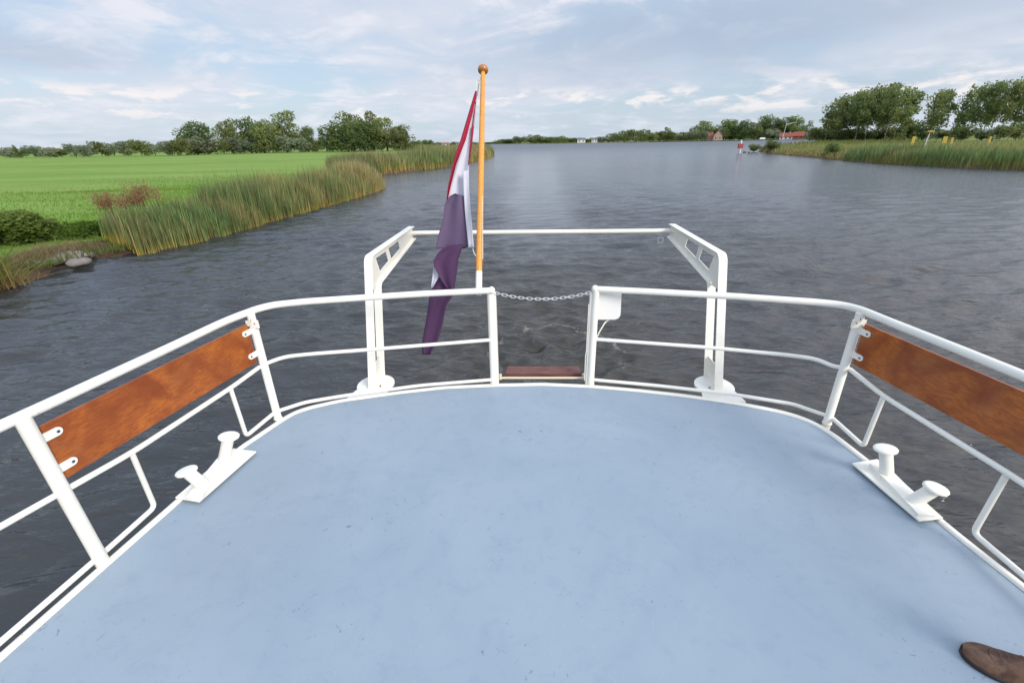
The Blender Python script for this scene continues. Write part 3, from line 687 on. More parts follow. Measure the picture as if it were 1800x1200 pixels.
def shoe():
    o = empty('shoe', (2.2, 1.32, 0), 'worn brown leather shoe with a dark sole, toe pointing left on the blue deck', 'shoe')
    tip = up(1688, 1138, .02); d = (up(1835, 1200, .02)-up(1690, 1133, .02)).normalized(); nn = Vector((-d.y, d.x, 0))
    o.location = tip+d*.14
    # outline half-widths along the length (toe at 0)
    prof = [(0, .004), (.006, .022), (.018, .034), (.04, .044), (.075, .051), (.11, .052), (.16, .043), (.20, .038), (.25, .038), (.282, .030), (.296, .012), (.30, .003)]; prof = [(a_*1.1, b_*1.28) for a_, b_ in prof]
    hts = [(0, .030), (.02, .044), (.05, .056), (.09, .064), (.13, .082), (.17, .104), (.21, .112), (.27, .112), (.30, .106)]; hts = [(a_*1.1, b_*1.15) for a_, b_ in hts]
    def it(l, x):
        for (xa, a_), (xb, b_) in zip(l, l[1:]):
            if x <= xb: return a_+(b_-a_)*(x-xa)/(xb-xa)
        return l[-1][1]
    # sole
    def loop(k, z): return [tip+d*x+nn*(h_*k)+Vector((0, 0, z-tip.z)) for x, h_ in prof]+[tip+d*x-nn*(h_*k)+Vector((0, 0, z-tip.z)) for x, h_ in reversed(prof)]
    so_ = MB(); ls = [loop(.96, 0.001), loop(1.08, .006), loop(1.10, .016), loop(1.02, .022)]; n_ = len(ls[0]); vs = [v for l in ls for v in l]
    fs = [(a*n_+i, a*n_+(i+1) % n_, (a+1)*n_+(i+1) % n_, (a+1)*n_+i) for a in range(3) for i in range(n_)]
    so_.add(vs, fs+[tuple(range(n_)), tuple(3*n_+i for i in range(n_))]); sole = so_.build('sole', M['sole'], o, smooth=50)
    ub = MB(); NS, NR = 26, 15; vs = []
    for i in range(NS+1):
        x = .003+.324*i/NS; wd = it(prof, x)*1.0; h = it(hts, x)
        for j in range(NR+1):
            a_ = math.pi*j/NR; cx_ = math.cos(a_); sz = math.sin(a_)
            ww = wd*(abs(cx_)**.75)*(1 if cx_ > 0 else -1)*(1-.18*sz*min(1, x/.15))
            vs.append(tip+d*x+nn*ww+Vector((0, 0, -tip.z+.018+(h-.018)*sz**.8)))
    ub.add(vs, [(i*(NR+1)+j, i*(NR+1)+j+1, (i+1)*(NR+1)+j+1, (i+1)*(NR+1)+j) for i in range(NS) for j in range(NR)])
    upr = ub.build('upper', M['leather'], o, smooth=70)
    # lace panel with laces, dark opening and trouser-less sock collar
    tg = MB(); 
    for k2 in range(5):
        x = .105+.020*k2; h = it(hts, x)+.003
        tg.tube([tip+d*x+nn*.022+Vector((0, 0, h-tip.z-.006)), tip+d*(x+.004)+Vector((0, 0, h-tip.z+.003)), tip+d*(x+.008)-nn*.022+Vector((0, 0, h-tip.z-.006))], .0032, 7)
    tg.build('laces', M['lace'], upr)
    cp_ = MB(); pts = [tip+d*(.055+.004*k2)+nn*(it(prof, .055+.004*k2)*.0) for k2 in range(2)]
    seam = [tip+d*(.062+.03*(1-math.cos(t)))+nn*.044*math.cos(t*1.0+math.pi/2)*-1+Vector((0, 0, 0)) for t in [k2*math.pi/12-math.pi/2 for k2 in range(13)]]
    sm = []
    for t in [k2/14*2-1 for k2 in range(15)]:
        x = .075+.045*t*t; wd = it(prof, x); yy = t*wd*.93; hh = .018+(it(hts, x)-.018)*math.sqrt(max(0, 1-abs(t)**2.2*.9)); sm.append(tip+d*x+nn*yy+Vector((0, 0, hh-tip.z)))
    cp_.tube(sm, .0018, 6); cp_.build('seam', M['sole'], upr)
    sk = MB(); c = tip+d*.235; c.z = .10
    sk.tube([c, c+Vector((0, 0, .03)), c+Vector((.01, 0, .10)), c+Vector((.01, 0, .2))], [.034, .037, .045, .05], 16); sk.build('sock', M['dark'], o)
shoe()

# ---------------------------------------------------------------- vegetation
def blades(name, pos, h, wd, base, mid, tipc, lean, parent=None, seg=4, curve=.25):
    """pos (n,3) roots, h heights, wd widths; colours (n,3)"""
    n = len(pos); az = rng.random(n)*6.283; la = rng.normal(0, 1, n)*lean; ldir = rng.random(n)*6.283
    T = np.linspace(0, 1, seg+1); V = np.zeros((n, seg+1, 2, 3)); C = np.zeros((n, seg+1, 2, 3))
    for k, t in enumerate(T):
        off = h*(la*t+curve*rng.normal(0, .35, n)*0+curve*np.abs(la)*t*t*1.6)
        cxx = pos[:, 0]+off*np.cos(ldir); cyy = pos[:, 1]+off*np.sin(ldir); czz = pos[:, 2]+h*t*(1-.25*np.abs(la)*t)
        ww = wd*(1-t**2.2*.92)*.5
        for s, sg in enumerate((-1, 1)):
            V[:, k, s, 0] = cxx+sg*ww*np.cos(az); V[:, k, s, 1] = cyy+sg*ww*np.sin(az); V[:, k, s, 2] = czz
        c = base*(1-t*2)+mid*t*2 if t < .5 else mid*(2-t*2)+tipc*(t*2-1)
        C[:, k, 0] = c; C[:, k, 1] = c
    idx = np.arange(n)[:, None]*(seg+1)*2+np.arange(seg)[None, :]*2
    a = idx.ravel(); Fc = np.stack([a, a+1, a+3, a+2], -1)
    return npmesh(name, V.reshape(-1, 3), Fc, M['blade'], C.reshape(-1, 3), parent=parent)
def arc(line):
    L = [0]
    for a, b in zip(line, line[1:]): L.append(L[-1]+(b-a).length)
    return np.array(L), np.array([[p.x, p.y] for p in line])
def along(line, side, s, d):
    L, Pt = arc(line); x = np.interp(s, L, Pt[:, 0]); y = np.interp(s, L, Pt[:, 1])
    x2 = np.interp(s+.5, L, Pt[:, 0]); y2 = np.interp(s+.5, L, Pt[:, 1]); tx, ty = x2-x, y2-y; q = np.hypot(tx, ty)+1e-9
    return np.stack([x-ty/q*side*d, y+tx/q*side*d], -1)
def s_at(line, y):          # arclength where the line first reaches Y=y
    L, Pt = arc(line); i = np.argmax(Pt[:, 1] >= y); return L[i]
def vnoise(x, seed, per):
    r = np.random.default_rng(seed); t = r.random(4000); x = np.asarray(x)/per+500; i = np.floor(x).astype(int) % 3990; f = x-np.floor(x); f = f*f*(3-2*f)
    return t[i]*(1-f)+t[i+1]*f
def ground_z(d): return np.interp(d, [-.6, -.1, .12, .5, 1.4], [-1.35, -1.1, -.9, -.75, GZ])
def reeds(name, line, side, s0, s1, d0, d1, n, hmean, wid, label, greenness, lean=.065, plume=.3, fall=None, hprof=None):
    s = s0+(s1-s0)*rng.random(n); d = d0+(d1-d0)*rng.random(n)**.8
    if fall is not None: d = d0+(fall(s)-d0)*rng.random(n)**.8
    xy = along(line, side, s, d)
    clump = vnoise(s+d*.9, 11, .55)*.65+vnoise(s*1.0, 5, 2.4)*.35; hs = vnoise(s, 9, 4.2)
    if hprof is not None: hmean = hprof(s)
    h = hmean*(.36+.52*clump+.32*hs)*(.62+.55*rng.random(n))*np.interp(d-d0, [0, .5, 1.2], [.72, .92, 1.0])*np.where(rng.random(n) < .06, 1.22, 1)
    g = np.clip(greenness(s)+.35*(vnoise(s+d*1.3, 21, 1.3)-.5)*2+rng.normal(0, .22, n), 0, 1)[:, None]
    green = np.array([.13, .225, .060]); straw = np.array([.52, .40, .17]); bluegreen = np.array([.095, .185, .095])
    mid = straw*.8*(1-g)+green*g; bf = .35+.65*rng.random((n, 1)); mid = mid*(1-bf*.5*g)+bluegreen*bf*.5*g
    mid = mid*(.55+.95*rng.random((n, 1)))*(.75+.5*vnoise(s*1.0, 31, .5)[:, None])
    base = np.array([.62, .44, .10])*(1-.45*g)+np.array([.24, .24, .05])*.45*g; base = base*(.75+.7*rng.random((n, 1)))
    pl = (rng.random(n) < plume*(1.3-g[:, 0]))[:, None]
    tip = np.where(pl, np.array([.30, .22, .12])*(.7+.5*rng.random((n, 1))), mid*1.15+.01)
    pos = np.stack([xy[:, 0], xy[:, 1], ground_z(d)], -1)
    o = blades(name, pos, h, wid*(.6+.8*rng.random(n)), base, mid, tip, lean)
    tag(o, label, 'reeds', kind='stuff'); return o
yl = lambda y: s_at(SL, y)
reeds('reed_bed', SL, 1, yl(13.4), yl(36.5), -.35, 2.2, 19000, 1.85, .030, 'tall green reeds with yellow bases along the near left river bank', lambda s: np.interp(s, [yl(14), yl(24), yl(29), yl(37)], [.78, .60, .42, .25]), fall=lambda s: np.interp(s, [yl(14.9), yl(20), yl(40)], [1.3, 1.8, 2.6]), hprof=lambda s: np.interp(s, [yl(13.4), yl(14.9), yl(17), yl(18.6), yl(20.5), yl(27), yl(36)], [1.28, 1.36, 1.30, 1.55, 1.82, 1.95, 1.80]))
reeds('reed_bed', SL, 1, yl(36.5), yl(53), -.3, 3.0, 16000, 2.35, .045, 'straw-coloured tall reeds at the corner of the left bank', lambda s: np.interp(s, [yl(37), yl(41), yl(44), yl(52)], [.25, .30, .75, .7]), plume=.6, hprof=lambda s: np.interp(s, [yl(36.5), yl(42), yl(47), yl(53)], [1.80, 2.0, 1.9, 1.8]))
reeds('reed_bed', SL, 1, yl(53), yl(112)+25, -.3, 7, 26000, 2.25, .085, 'band of reeds on the far point of the left bank beyond the corner', lambda s: .42+.25*np.sin(s*.11), plume=.4)
reeds('reed_bed', SL, 1, yl(112)+25, yl(112)+140, -.3, 10, 9000, 2.3, .16, 'distant strip of reeds behind the left point beside the bay', lambda s: .6+0*s)
yr = lambda y: s_at(SR, y)
reeds('reed_bed', SR, -1, yr(10), yr(66), -.5, 5.5, 30000, 1.65, .055, 'dense green reeds standing in the water on the right bank', lambda s: .78+0*s, plume=.12)
reeds('reed_bed', SR, -1, yr(66), yr(128), .0, 6.0, 14000, .9, .08, 'low yellow-green grass tufts on the narrow right point', lambda s: np.interp(s, [yr(66), yr(90), yr(112), yr(120)], [.5, .42, .5, .95]), lean=.3)

def grass_patch(name, polyf, n, h, wd, c1, c2, label, lean=.35, z=GZ):
    xy = polyf(n); n = len(xy); m = rng.random((n, 1)); c = np.array(c1)*m+np.array(c2)*(1-m)
    pos = np.concatenate([xy, np.full((n, 1), z)], 1)
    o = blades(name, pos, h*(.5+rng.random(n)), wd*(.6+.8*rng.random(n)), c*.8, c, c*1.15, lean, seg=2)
    tag(o, label, 'grass', kind='stuff'); return o
def mea(n):
    s = yl(8)+(yl(50)-yl(8))*rng.random(n); d = 1.0-7*np.log(1-rng.random(n)*.98); return along(SL, 1, s, d)
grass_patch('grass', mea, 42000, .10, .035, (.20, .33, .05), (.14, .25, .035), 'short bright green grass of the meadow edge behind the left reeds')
def rgh(n):
    s = yr(20)+(yr(112)-yr(20))*rng.random(n); d = 4+60*rng.random(n)**1.3; xy = along(SR, -1, s, d); return xy
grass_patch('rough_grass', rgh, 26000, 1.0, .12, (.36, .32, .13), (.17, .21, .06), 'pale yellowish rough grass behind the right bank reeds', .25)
def rgh2(n):
    s = yr(120)+(yr(440)-yr(120))*rng.random(n); d = .5+30*rng.random(n); return along(SR, -1, s, d)
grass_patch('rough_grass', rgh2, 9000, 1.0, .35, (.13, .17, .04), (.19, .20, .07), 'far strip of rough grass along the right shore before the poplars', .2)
def bnk(n):
    s_ = yl(11)+(yl(15.5)-yl(11))*rng.random(n); return along(SL, 1, s_, -.1+1.7*rng.random(n))
grass_patch('bank_weeds', bnk, 2600, .20, .03, (.20, .20, .07), (.10, .16, .035), 'short green and brown weeds on the muddy bank by the pale stones', .6, -.82)
# water-edge sedge at the left front
def sedge():
    parts = [((-13.35, 10.15), 260, 1.1, .5), ((-13.5, 9.6), 260, 1.1, .45), ((-13.0, 10.5), 70, .8, .8), ((-13.1, 8.6), 500, 1.1, .4), ((-13.1, 7.0), 600, 1.2, .35)]
    for i, (c, n, h, ln) in enumerate(parts):
        xy = np.array(c)+rng.normal(0, .2, (n, 2)); g = rng.random((n, 1))
        mid = np.array([.11, .18, .035])*g+np.array([.34, .24, .08])*(1-g)
        pos = np.concatenate([xy, np.full((n, 1), -.98)], 1)
        o = blades('sedge_tuft', pos, h*(.55+.7*rng.random(n)), .035*(.6+.8*rng.random(n)), np.array([.30, .20, .09])*np.ones((n, 1)), mid, mid*1.1, ln, curve=.9)
        tag(o, ['biggest arching green and straw sedge tuft, leaning over the water at the left edge', 'sedge tuft at the very left edge of the water, beside the arching one', 'small sparse sedge tuft trailing over the water just right of the arching one', 'sedge clump on the left bank just outside the picture', 'sedge clump farther back along the left bank, outside the picture'][i], 'sedge', 'sedge tufts on the near left bank')
        if i == 2: break
sedge()

# leafy crowns ------------------------------------------------------
def crown_mesh(lobes, n, leaf, cols, seed, shell=.55, droop=0, asp=1.0):
    r = np.random.default_rng(seed); lobes = np.array(lobes, float)
    vol = lobes[:, 3]*lobes[:, 4]*lobes[:, 5]; pr = vol**.7/np.sum(vol**.7); pick = r.choice(len(lobes), n, p=pr)
    dv = r.normal(0, 1, (n, 3)); dv /= np.linalg.norm(dv, axis=1)[:, None]
    rad = shell+(1-shell)*r.random(n)**.6
    # uneven outline: clumps pull the surface in and out
    ph = r.random(12)*6.28; k = r.normal(0, 3.2, (12, 3)); bump = sum(np.sin(dv@k[i]+ph[i]+pick*1.7) for i in range(12))/12*1.9
    rad = rad*(1+.20*bump)
    keep = r.random(n) < np.clip(.75+.9*bump, .15, 1); pick, dv, rad = pick[keep], dv[keep], rad[keep]; n = len(pick)
    c = lobes[pick, :3]+dv*lobes[pick, 3:6]*rad[:, None]
    c[:, 2] = np.maximum(c[:, 2], .03*r.random(n)+.02)
    u = r.normal(0, 1, (n, 3)); u /= np.linalg.norm(u, axis=1)[:, None]
    q = r.normal(0, 1, (n, 3)); v = np.cross(u, q); v /= np.linalg.norm(v, axis=1)[:, None]
    sz = leaf*(.5+r.random(n))[:, None]
    V = np.stack([c-u*sz, c+v*sz*.55*asp, c+u*sz, c-v*sz*.55*asp], 1).reshape(-1, 3)
    F_ = np.arange(n*4).reshape(-1, 4)
    t = r.random(len(lobes))[pick]*.5+r.random(n)*.5
    C = np.array(cols[0])*(1-t[:, None])+np.array(cols[1])*t[:, None]
    return V, F_, np.repeat(C, 4, 0)
def limb_mesh(specs):
    mb = MB()
    for pts, rs in specs: mb.tube(pts, rs, 7)
    return mb
def proto(kind, seed, lobes, trunks, n, leaf, cols, shell=.5):
    V, F_, C = crown_mesh(lobes, n, leaf, cols, seed, shell)
    zx = np.percentile(V[:, 2], 99.7); wxy = np.percentile(np.hypot(V[:, 0], V[:, 1]), 98)*2
    V = V*np.array([1/wxy, 1/wxy, 1/zx]); k_ = Vector((1/wxy, 1/wxy, 1/zx))
    trunks = [([Vector((p[0]*k_.x, p[1]*k_.y, p[2]*k_.z)) for p in pts], rs) for pts, rs in trunks]
    rt = bpy.data.objects.new(kind, None)
    cr = npmesh('crown', V, F_, M['leaf'], C); COL.objects.unlink(cr)
    tr = limb_mesh(trunks).build('trunk', M['bark'], smooth=60, weld=False); COL.objects.unlink(tr)
    return kind, cr, tr
def rlobes(r, k, cx, cz, R, H, sub, jit=1.0):
    out = []
    for i in range(k):
        a = r.random()*6.28; q = r.random()**.5; zc = r.random(); rr = R*math.sin(math.pi*(.18+.74*zc))**.6*.62*q*jit
        s = sub*(.7+.6*r.random()); out.append((cx+math.cos(a)*rr, math.sin(a)*rr, cz+(zc-.5)*H*.8, s, s, s*(.75+.4*r.random())))
    return out
def branches(r, h0, lobes, tr, lean=0):
    sp = [([(0, 0, -.02), (lean*.3+.004, .003, h0*.5), (lean*.6, 0, h0), (lean, .0, min(.93, h0+.45))], [tr*1.25, tr, tr*.8, tr*.25])]
    for l in lobes[:9]:
        z0 = h0*(.7+.5*r.random()); sp.append(([(lean*.5, 0, z0), ((l[0]+lean*.5)*.5, l[1]*.5, (z0+l[2])*.5), (l[0], l[1], l[2])], [tr*.5, tr*.3, tr*.1]))
    return sp
PR = {}
DG = ((.11, .155, .055), (.23, .285, .095)); MG = ((.14, .185, .065), (.29, .32, .115)); GG = ((.19, .235, .14), (.36, .39, .25)); YG = ((.07, .11, .02), (.14, .17, .035)); PG = ((.135, .185, .065), (.30, .35, .13))
for i in range(4):
    r = random.Random(30+i); lb = rlobes(r, 20, 0, .56, .5, .84, .17); lb += [(.27*math.cos(q*1.05+i), .27*math.sin(q*1.05+i), .15+.06*(q%3), .19, .19, .16) for q in range(6)]; PR['round', i] = proto('round_tree', 40+i, lb, branches(r, .3, lb, .022), 6500, .026, (DG, MG, DG, MG)[i])
for i in range(3):
    r = random.Random(60+i); lb = rlobes(r, 15, 0, .63, .24, .74, .11, 1.1); lb += [(.03*math.sin(q*2.1+i), .03*math.cos(q*1.3), .38+.09*q, .10, .10, .07) for q in range(6)]
    PR['poplar', i] = proto('poplar_tree', 70+i, lb, branches(r, .42, lb, .011, .03*(i-1)), 2700, .021, PG, .30)
for i in range(4):
    r = random.Random(90+i); lb = [(math.cos(q*2.4)*.30*r.random()**.5, math.sin(q*2.4)*.3*r.random(), .24+.5*r.random(), .22, .22, .24) for q in range(9)]; PR['bush', i] = proto('bush', 100+i, lb, branches(r, .12, lb, .015), 2400, .040, (GG, MG, GG, DG)[i], .4)
for i in range(2):
    r = random.Random(120+i); lb = [(0, 0, .2+.1*q, .30-.03*q, .30-.03*q, .09) for q in range(8)]; PR['conifer', i] = proto('conical_tree', 130+i, lb, branches(r, .2, lb, .015), 1500, .025, DG, .4)
def plant(key, name, x, y, wx, h, label, cat, group, z=GZ, rot=None, wy=None):
    kind, cr, tr = PR[key]
    e = empty(name, (x, y, z), label, cat, group)
    if rot is None: rot = random.random()*6.28
    for p in (cr, tr):
        o = p.copy(); COL.objects.link(o); o.parent = e
    e.scale = (wx, wy or wx, h); e.rotation_euler = (0, 0, rot); return e
def at(px, D, z=0):
    d = ray(px, hz(px)); q = math.hypot(d.x, d.y); return d.x/q*D, d.y/q*D, q
def tree(key, name, px, D, top, wpx, label, cat='tree', group=None, z=GZ):
    """stands on the ground at distance D in the direction of px; height and width measured in the photograph"""
    d = ray(px, hz(px)); q = math.hypot(d.x, d.y); x, y = d.x/q*D, d.y/q*D
    c = CMI @ Vector((x, y, 0)); depth = -c.z; dt = ray(px, top); H = EYE+dt.z/math.hypot(dt.x, dt.y)*D-z
    Wm = wpx*depth/F*math.cos(math.atan(abs(px-900)/F))*1.0
    sxn = 1.0
    return plant(key, name, x, y, Wm/sxn, H, label, cat, group, z)
G1 = 'trees at the edge of the left meadow'
LT = [(345, 245, 214, 66, 0, 'round dark green tree standing alone at the left end of the meadow trees'),
 (409, 245, 210, 48, 1, 'loose-crowned tree at the left end of the middle meadow clump'), (440, 250, 206, 50, 2, 'second tree from the left in the middle meadow clump'),
 (470, 240, 211, 46, 1, 'lower brownish-green tree in the centre of the middle meadow clump'), (503, 245, 196, 58, 3, 'tallest tree of the middle meadow clump, grey-green crown'), (541, 240, 222, 32, 0, 'small dark tree at the right end of the middle meadow clump'),
 (598, 215, 214, 54, 2, 'dark bushy tree at the left end of the clump beside the reeds'), (618, 222, 198, 56, 1, 'tall pale green tree, left of centre in the clump beside the reeds'), (640, 208, 212, 60, 0, 'broad dark tree in the middle of the clump beside the reeds'), (655, 226, 197, 34, 3, 'thin-topped tree rising behind the clump beside the reeds'), (680, 212, 207, 60, 3, 'round sunlit tree, right of centre in the clump beside the reeds'), (706, 205, 220, 42, 1, 'lowest tree at the right end of the clump beside the reeds')]
for px, D, t, wd, v, lab in LT: tree(('round', v), 'round_tree', px, D, t, wd*1.22, lab, group=G1)
random.seed(11)
ORD = ['first', 'second', 'third', 'fourth', 'fifth', 'sixth', 'seventh', 'eighth', 'ninth', 'tenth', 'eleventh', 'twelfth', 'thirteenth', 'fourteenth', 'fifteenth', 'sixteenth', 'seventeenth', 'eighteenth', 'nineteenth', 'twentieth']
ORD += ['twenty-'+o for o in ORD[:9]]+['thirtieth']+['thirty-'+o for o in ORD[:9]]+['fortieth']+['forty-'+o for o in ORD[:9]]
SH = 'low grey-green shrubs along the left meadow edge'
places = [(14, 262, 30), (34, 266, 26), (58, 259, 34), (84, 262, 30), (106, 264, 28), (130, 256, 30), (152, 258, 30), (176, 252, 28), (198, 254, 32), (222, 251, 30), (246, 249, 34), (270, 256, 30), (292, 251, 26), (316, 247, 30), (340, 243, 34), (366, 246, 34), (392, 250, 26), (420, 244, 30), (448, 246, 34), (478, 240, 30), (508, 242, 34), (530, 246, 26), (556, 250, 26), (574, 244, 26)]
pos_words = ['grey-green shrub of the meadow hedge, number'] 
for i, (px, t, wd) in enumerate(places):
    D = 232+random.random()*16+max(0, 300-px)*.25
    rel = '%s from the left border along the meadow hedge' % ORD[i]
    tree(('bush', i % 3), 'bush', px, D, t-3, wd*1.5, 'low grey-green shrub, %s' % rel, 'shrub', SH)
tree(('conifer', 0), 'conical_tree', 158, 330, 248, 16, 'small blunt-topped tree poking above the far left shrubs', group=G1)
tree(('round', 1), 'round_tree', 27, 300, 255, 12, 'thin little tree above the shrubs near the left border', group=G1)
tree(('round', 3), 'round_tree', 68, 330, 258, 26, 'low round tree above the shrubs, left part of the meadow', group=G1)

# right bank poplars: rows of trunks in the grass
G2 = 'tall poplars behind the right bank'
random.seed(5)
pops = [(1452, 176, 46), (1470, 168, 50), (1488, 163, 50), (1505, 157, 54), (1522, 152, 52), (1540, 149, 56), (1557, 151, 54), (1573, 155, 52), (1588, 163, 44), (1464, 190, 44), (1514, 170, 54), (1548, 168, 52)]
for i, (px, t, wd) in enumerate(pops):
    D = 225+(i % 3)*7+(14 if i > 8 else 0)
    tree(('poplar', i % 3), 'poplar_tree', px, D, t, wd*1.0, ('poplar in the big left-hand poplar grove, %s' % ['leftmost and lowest', 'second from the left', 'third from the left', 'fourth from the left', 'fifth from the left', 'tallest, at the centre', 'just right of the tallest', 'third from the right', 'rightmost, beside the gap', 'low one behind the leftmost trunks', 'one behind the middle trunks', 'one behind the tallest']
     [i]), group=G2)
pops2 = [(1630, 160, 50, 'left one of the pair of poplars standing apart between the two groves'), (1650, 158, 48, 'right one of the pair of poplars standing apart between the two groves'),
 (1682, 153, 46, 'slender poplar at the left end of the right-hand row, trunk showing'), (1702, 149, 48, 'second poplar of the right-hand row'), (1722, 146, 48, 'third poplar of the right-hand row, leaning trunk'), (1740, 143, 46, 'fourth poplar of the right-hand row'), (1758, 142, 50, 'fifth poplar of the right-hand row'), (1776, 139, 62, 'broad poplar second from the right picture edge'), (1797, 137, 66, 'poplar cut by the right edge of the picture'), (1822, 136, 66, 'poplar just outside the right edge of the picture')]
for i, (px, t, wd, lab) in enumerate(pops2): tree(('poplar', (i+1) % 3), 'poplar_tree', px, 205+(i % 2)*8-(6 if px > 1765 else 0), t, wd*.98, lab, group=G2)
G3 = 'dark bushes between the poplar trunks'
for i, (px, t, wd) in enumerate([(q0, q1+(12 if q0 > 1650 else 0), q2) for q0, q1, q2 in [(1436, 226, 30), (1455, 224, 40), (1476, 228, 40), (1498, 225, 42), (1520, 229, 40), (1545, 224, 44), (1575, 222, 36), (1600, 210, 44), (1626, 214, 40), (1660, 216, 44), (1694, 206, 52), (1730, 214, 40), (1762, 208, 44), (1790, 200, 50)]]):
    tree(('bush', 3 if i % 3 else 1), 'bush', px, 236+(i % 2)*8, t, wd*1.2, 'dark rounded bush, %s from the left among those %s' % (ORD[i] if px < 1590 else ORD[i-7], 'under the big left poplar grove' if px < 1590 else 'behind the right-hand poplar trunks'), 'bush', G3)

# far shore
G4 = 'trees on the far shore'
def farD(px): return float(np.interp(px, [715, 790, 860, 1000, 1180, 1300, 1430], [560, 600, 690, 545, 560, 545, 540]))
random.seed(21); far = []
for px in range(728, 860, 9): far.append((px, 253-random.random()*4-(4 if px < 760 else 0), 13, random.choice(['bush', 'round'])))
tops = [(862, 250), (890, 244), (905, 242), (930, 238), (945, 239), (960, 242), (985, 238), (1000, 241), (1012, 243), (1030, 243), (1050, 242), (1070, 237), (1090, 231), (1110, 229), (1130, 228), (1145, 233), (1170, 231), (1185, 234), (1205, 234), (1215, 227)]
px = 863
while px < 1215:
    t = float(np.interp(px, [a for a, b in tops], [b for a, b in tops]))+random.uniform(-1.5, 1.5); far.append((px, t, 17+random.random()*7, random.choice(['round', 'round', 'bush', 'conifer']))); px += 8.5+random.random()*3
far += [(1240, 230, 18, 'bush'), (1252, 236, 10, 'bush'), (1371, 236, 12, 'bush'), (1414, 232, 14, 'bush'), (1172, 224, 14, 'round'), (1240, 213, 34, 'round'), (1226, 220, 26, 'round'), (1272, 211, 34, 'round'), (1284, 210, 22, 'round'), (1308, 211, 26, 'round'), (1300, 222, 26, 'round'), (1326, 216, 26, 'round'), (1342, 203, 32, 'round'), (1360, 208, 34, 'round'), (1384, 205, 48, 'round'), (1402, 211, 34, 'round'), (1420, 212, 20, 'conifer'), (1216, 228, 22, 'bush'), (1255, 226, 16, 'bush'), (1286, 232, 18, 'bush'), (1322, 230, 20, 'bush'), (1355, 226, 28, 'bush'), (1432, 224, 26, 'round'), (1424, 230, 18, 'bush')]
seg_ = lambda q: 0 if q < 860 else 1 if q < 1060 else 2 if q < 1220 else 3
nm = {'round': 'round_tree', 'bush': 'bush', 'conifer': 'conical_tree'}
for i, (px, t, wd, k) in enumerate(far):
    D = farD(px)+random.uniform(4, 40)+(18 if k == 'round' else 0)
    land_ = 'on the faint far shore behind the left point' if px < 860 else 'on the low far shore right of the flagstaff' if px < 1060 else 'on the middle of the far shore' if px < 1220 else 'by the houses on the right of the far shore'
    tree((k, random.randrange({'round': 4, 'bush': 4, 'conifer': 2}[k])), nm[k], px, D, t, wd*1.25, '%s %s from the left %s' % (ORD[sum(1 for f in far if f[3] == k and seg_(f[0]) == seg_(px) and f[0] < px)], {'round': 'tree', 'bush': 'bush', 'conifer': 'pointed tree'}[k], land_), 'bush' if k == 'bush' else 'tree', G4)

for px, D, t, wd, v, lab in [(1330, 121, 253, 26, 3, 'dark green bush at the very tip of the right point'), (1361, 113, 247, 38, 1, 'olive-brown bush just behind the tip of the right point'), (1470, 86, 250, 38, 1, 'brownish bush on the low middle part of the right bank')]:
    tree(('bush', v), 'bush', px, D, t, wd, lab, 'bush', z=-.95)
# near left bank plants and stones
def local_bush(name, c, sz, n, leaf, cols, label, cat='bush', seed=1, stems=None):
    r = random.Random(seed); lb = [(r.uniform(-.33, .33), r.uniform(-.33, .33), r.uniform(.25, .72), .24, .24, .25) for _ in range(12)]
    V, F_, C = crown_mesh(lb, n, leaf, cols, seed, .35); e = empty(name, (c[0], c[1], c[2]), label, cat)
    sc_ = np.array(sz); co = npmesh('foliage', V*sc_, F_, M['leaf'], C, parent=e)
    mb = MB()
    for k_ in range(9): a = r.random()*6.28; mb.tube([(0, 0, -.05), (math.cos(a)*.12*sz[0], math.sin(a)*.12*sz[1], .3*sz[2]), (math.cos(a)*.3*sz[0], math.sin(a)*.3*sz[1], .7*sz[2])], [.012, .01, .005], 6)
    st_ = mb.build('stem', M['bark']); st_.parent = e; return e
p = up(28, 447, -.8); local_bush('bush', (p.x-.35, p.y+.5, -.8), (2.3, 2.2, 1.35), 17000, .030, ((.10, .19, .035), (.27, .36, .09)), 'rounded olive-green bush on the left bank at the left picture edge', seed=3)
p = up(135, 425, -.7); local_bush('weed_clump', (p.x, p.y+.2, -.75), (1.7, 1.1, .75), 6000, .034, ((.08, .16, .02), (.15, .24, .035)), 'bright green weed clump between the round bush and the reeds', 'plant', seed=5)
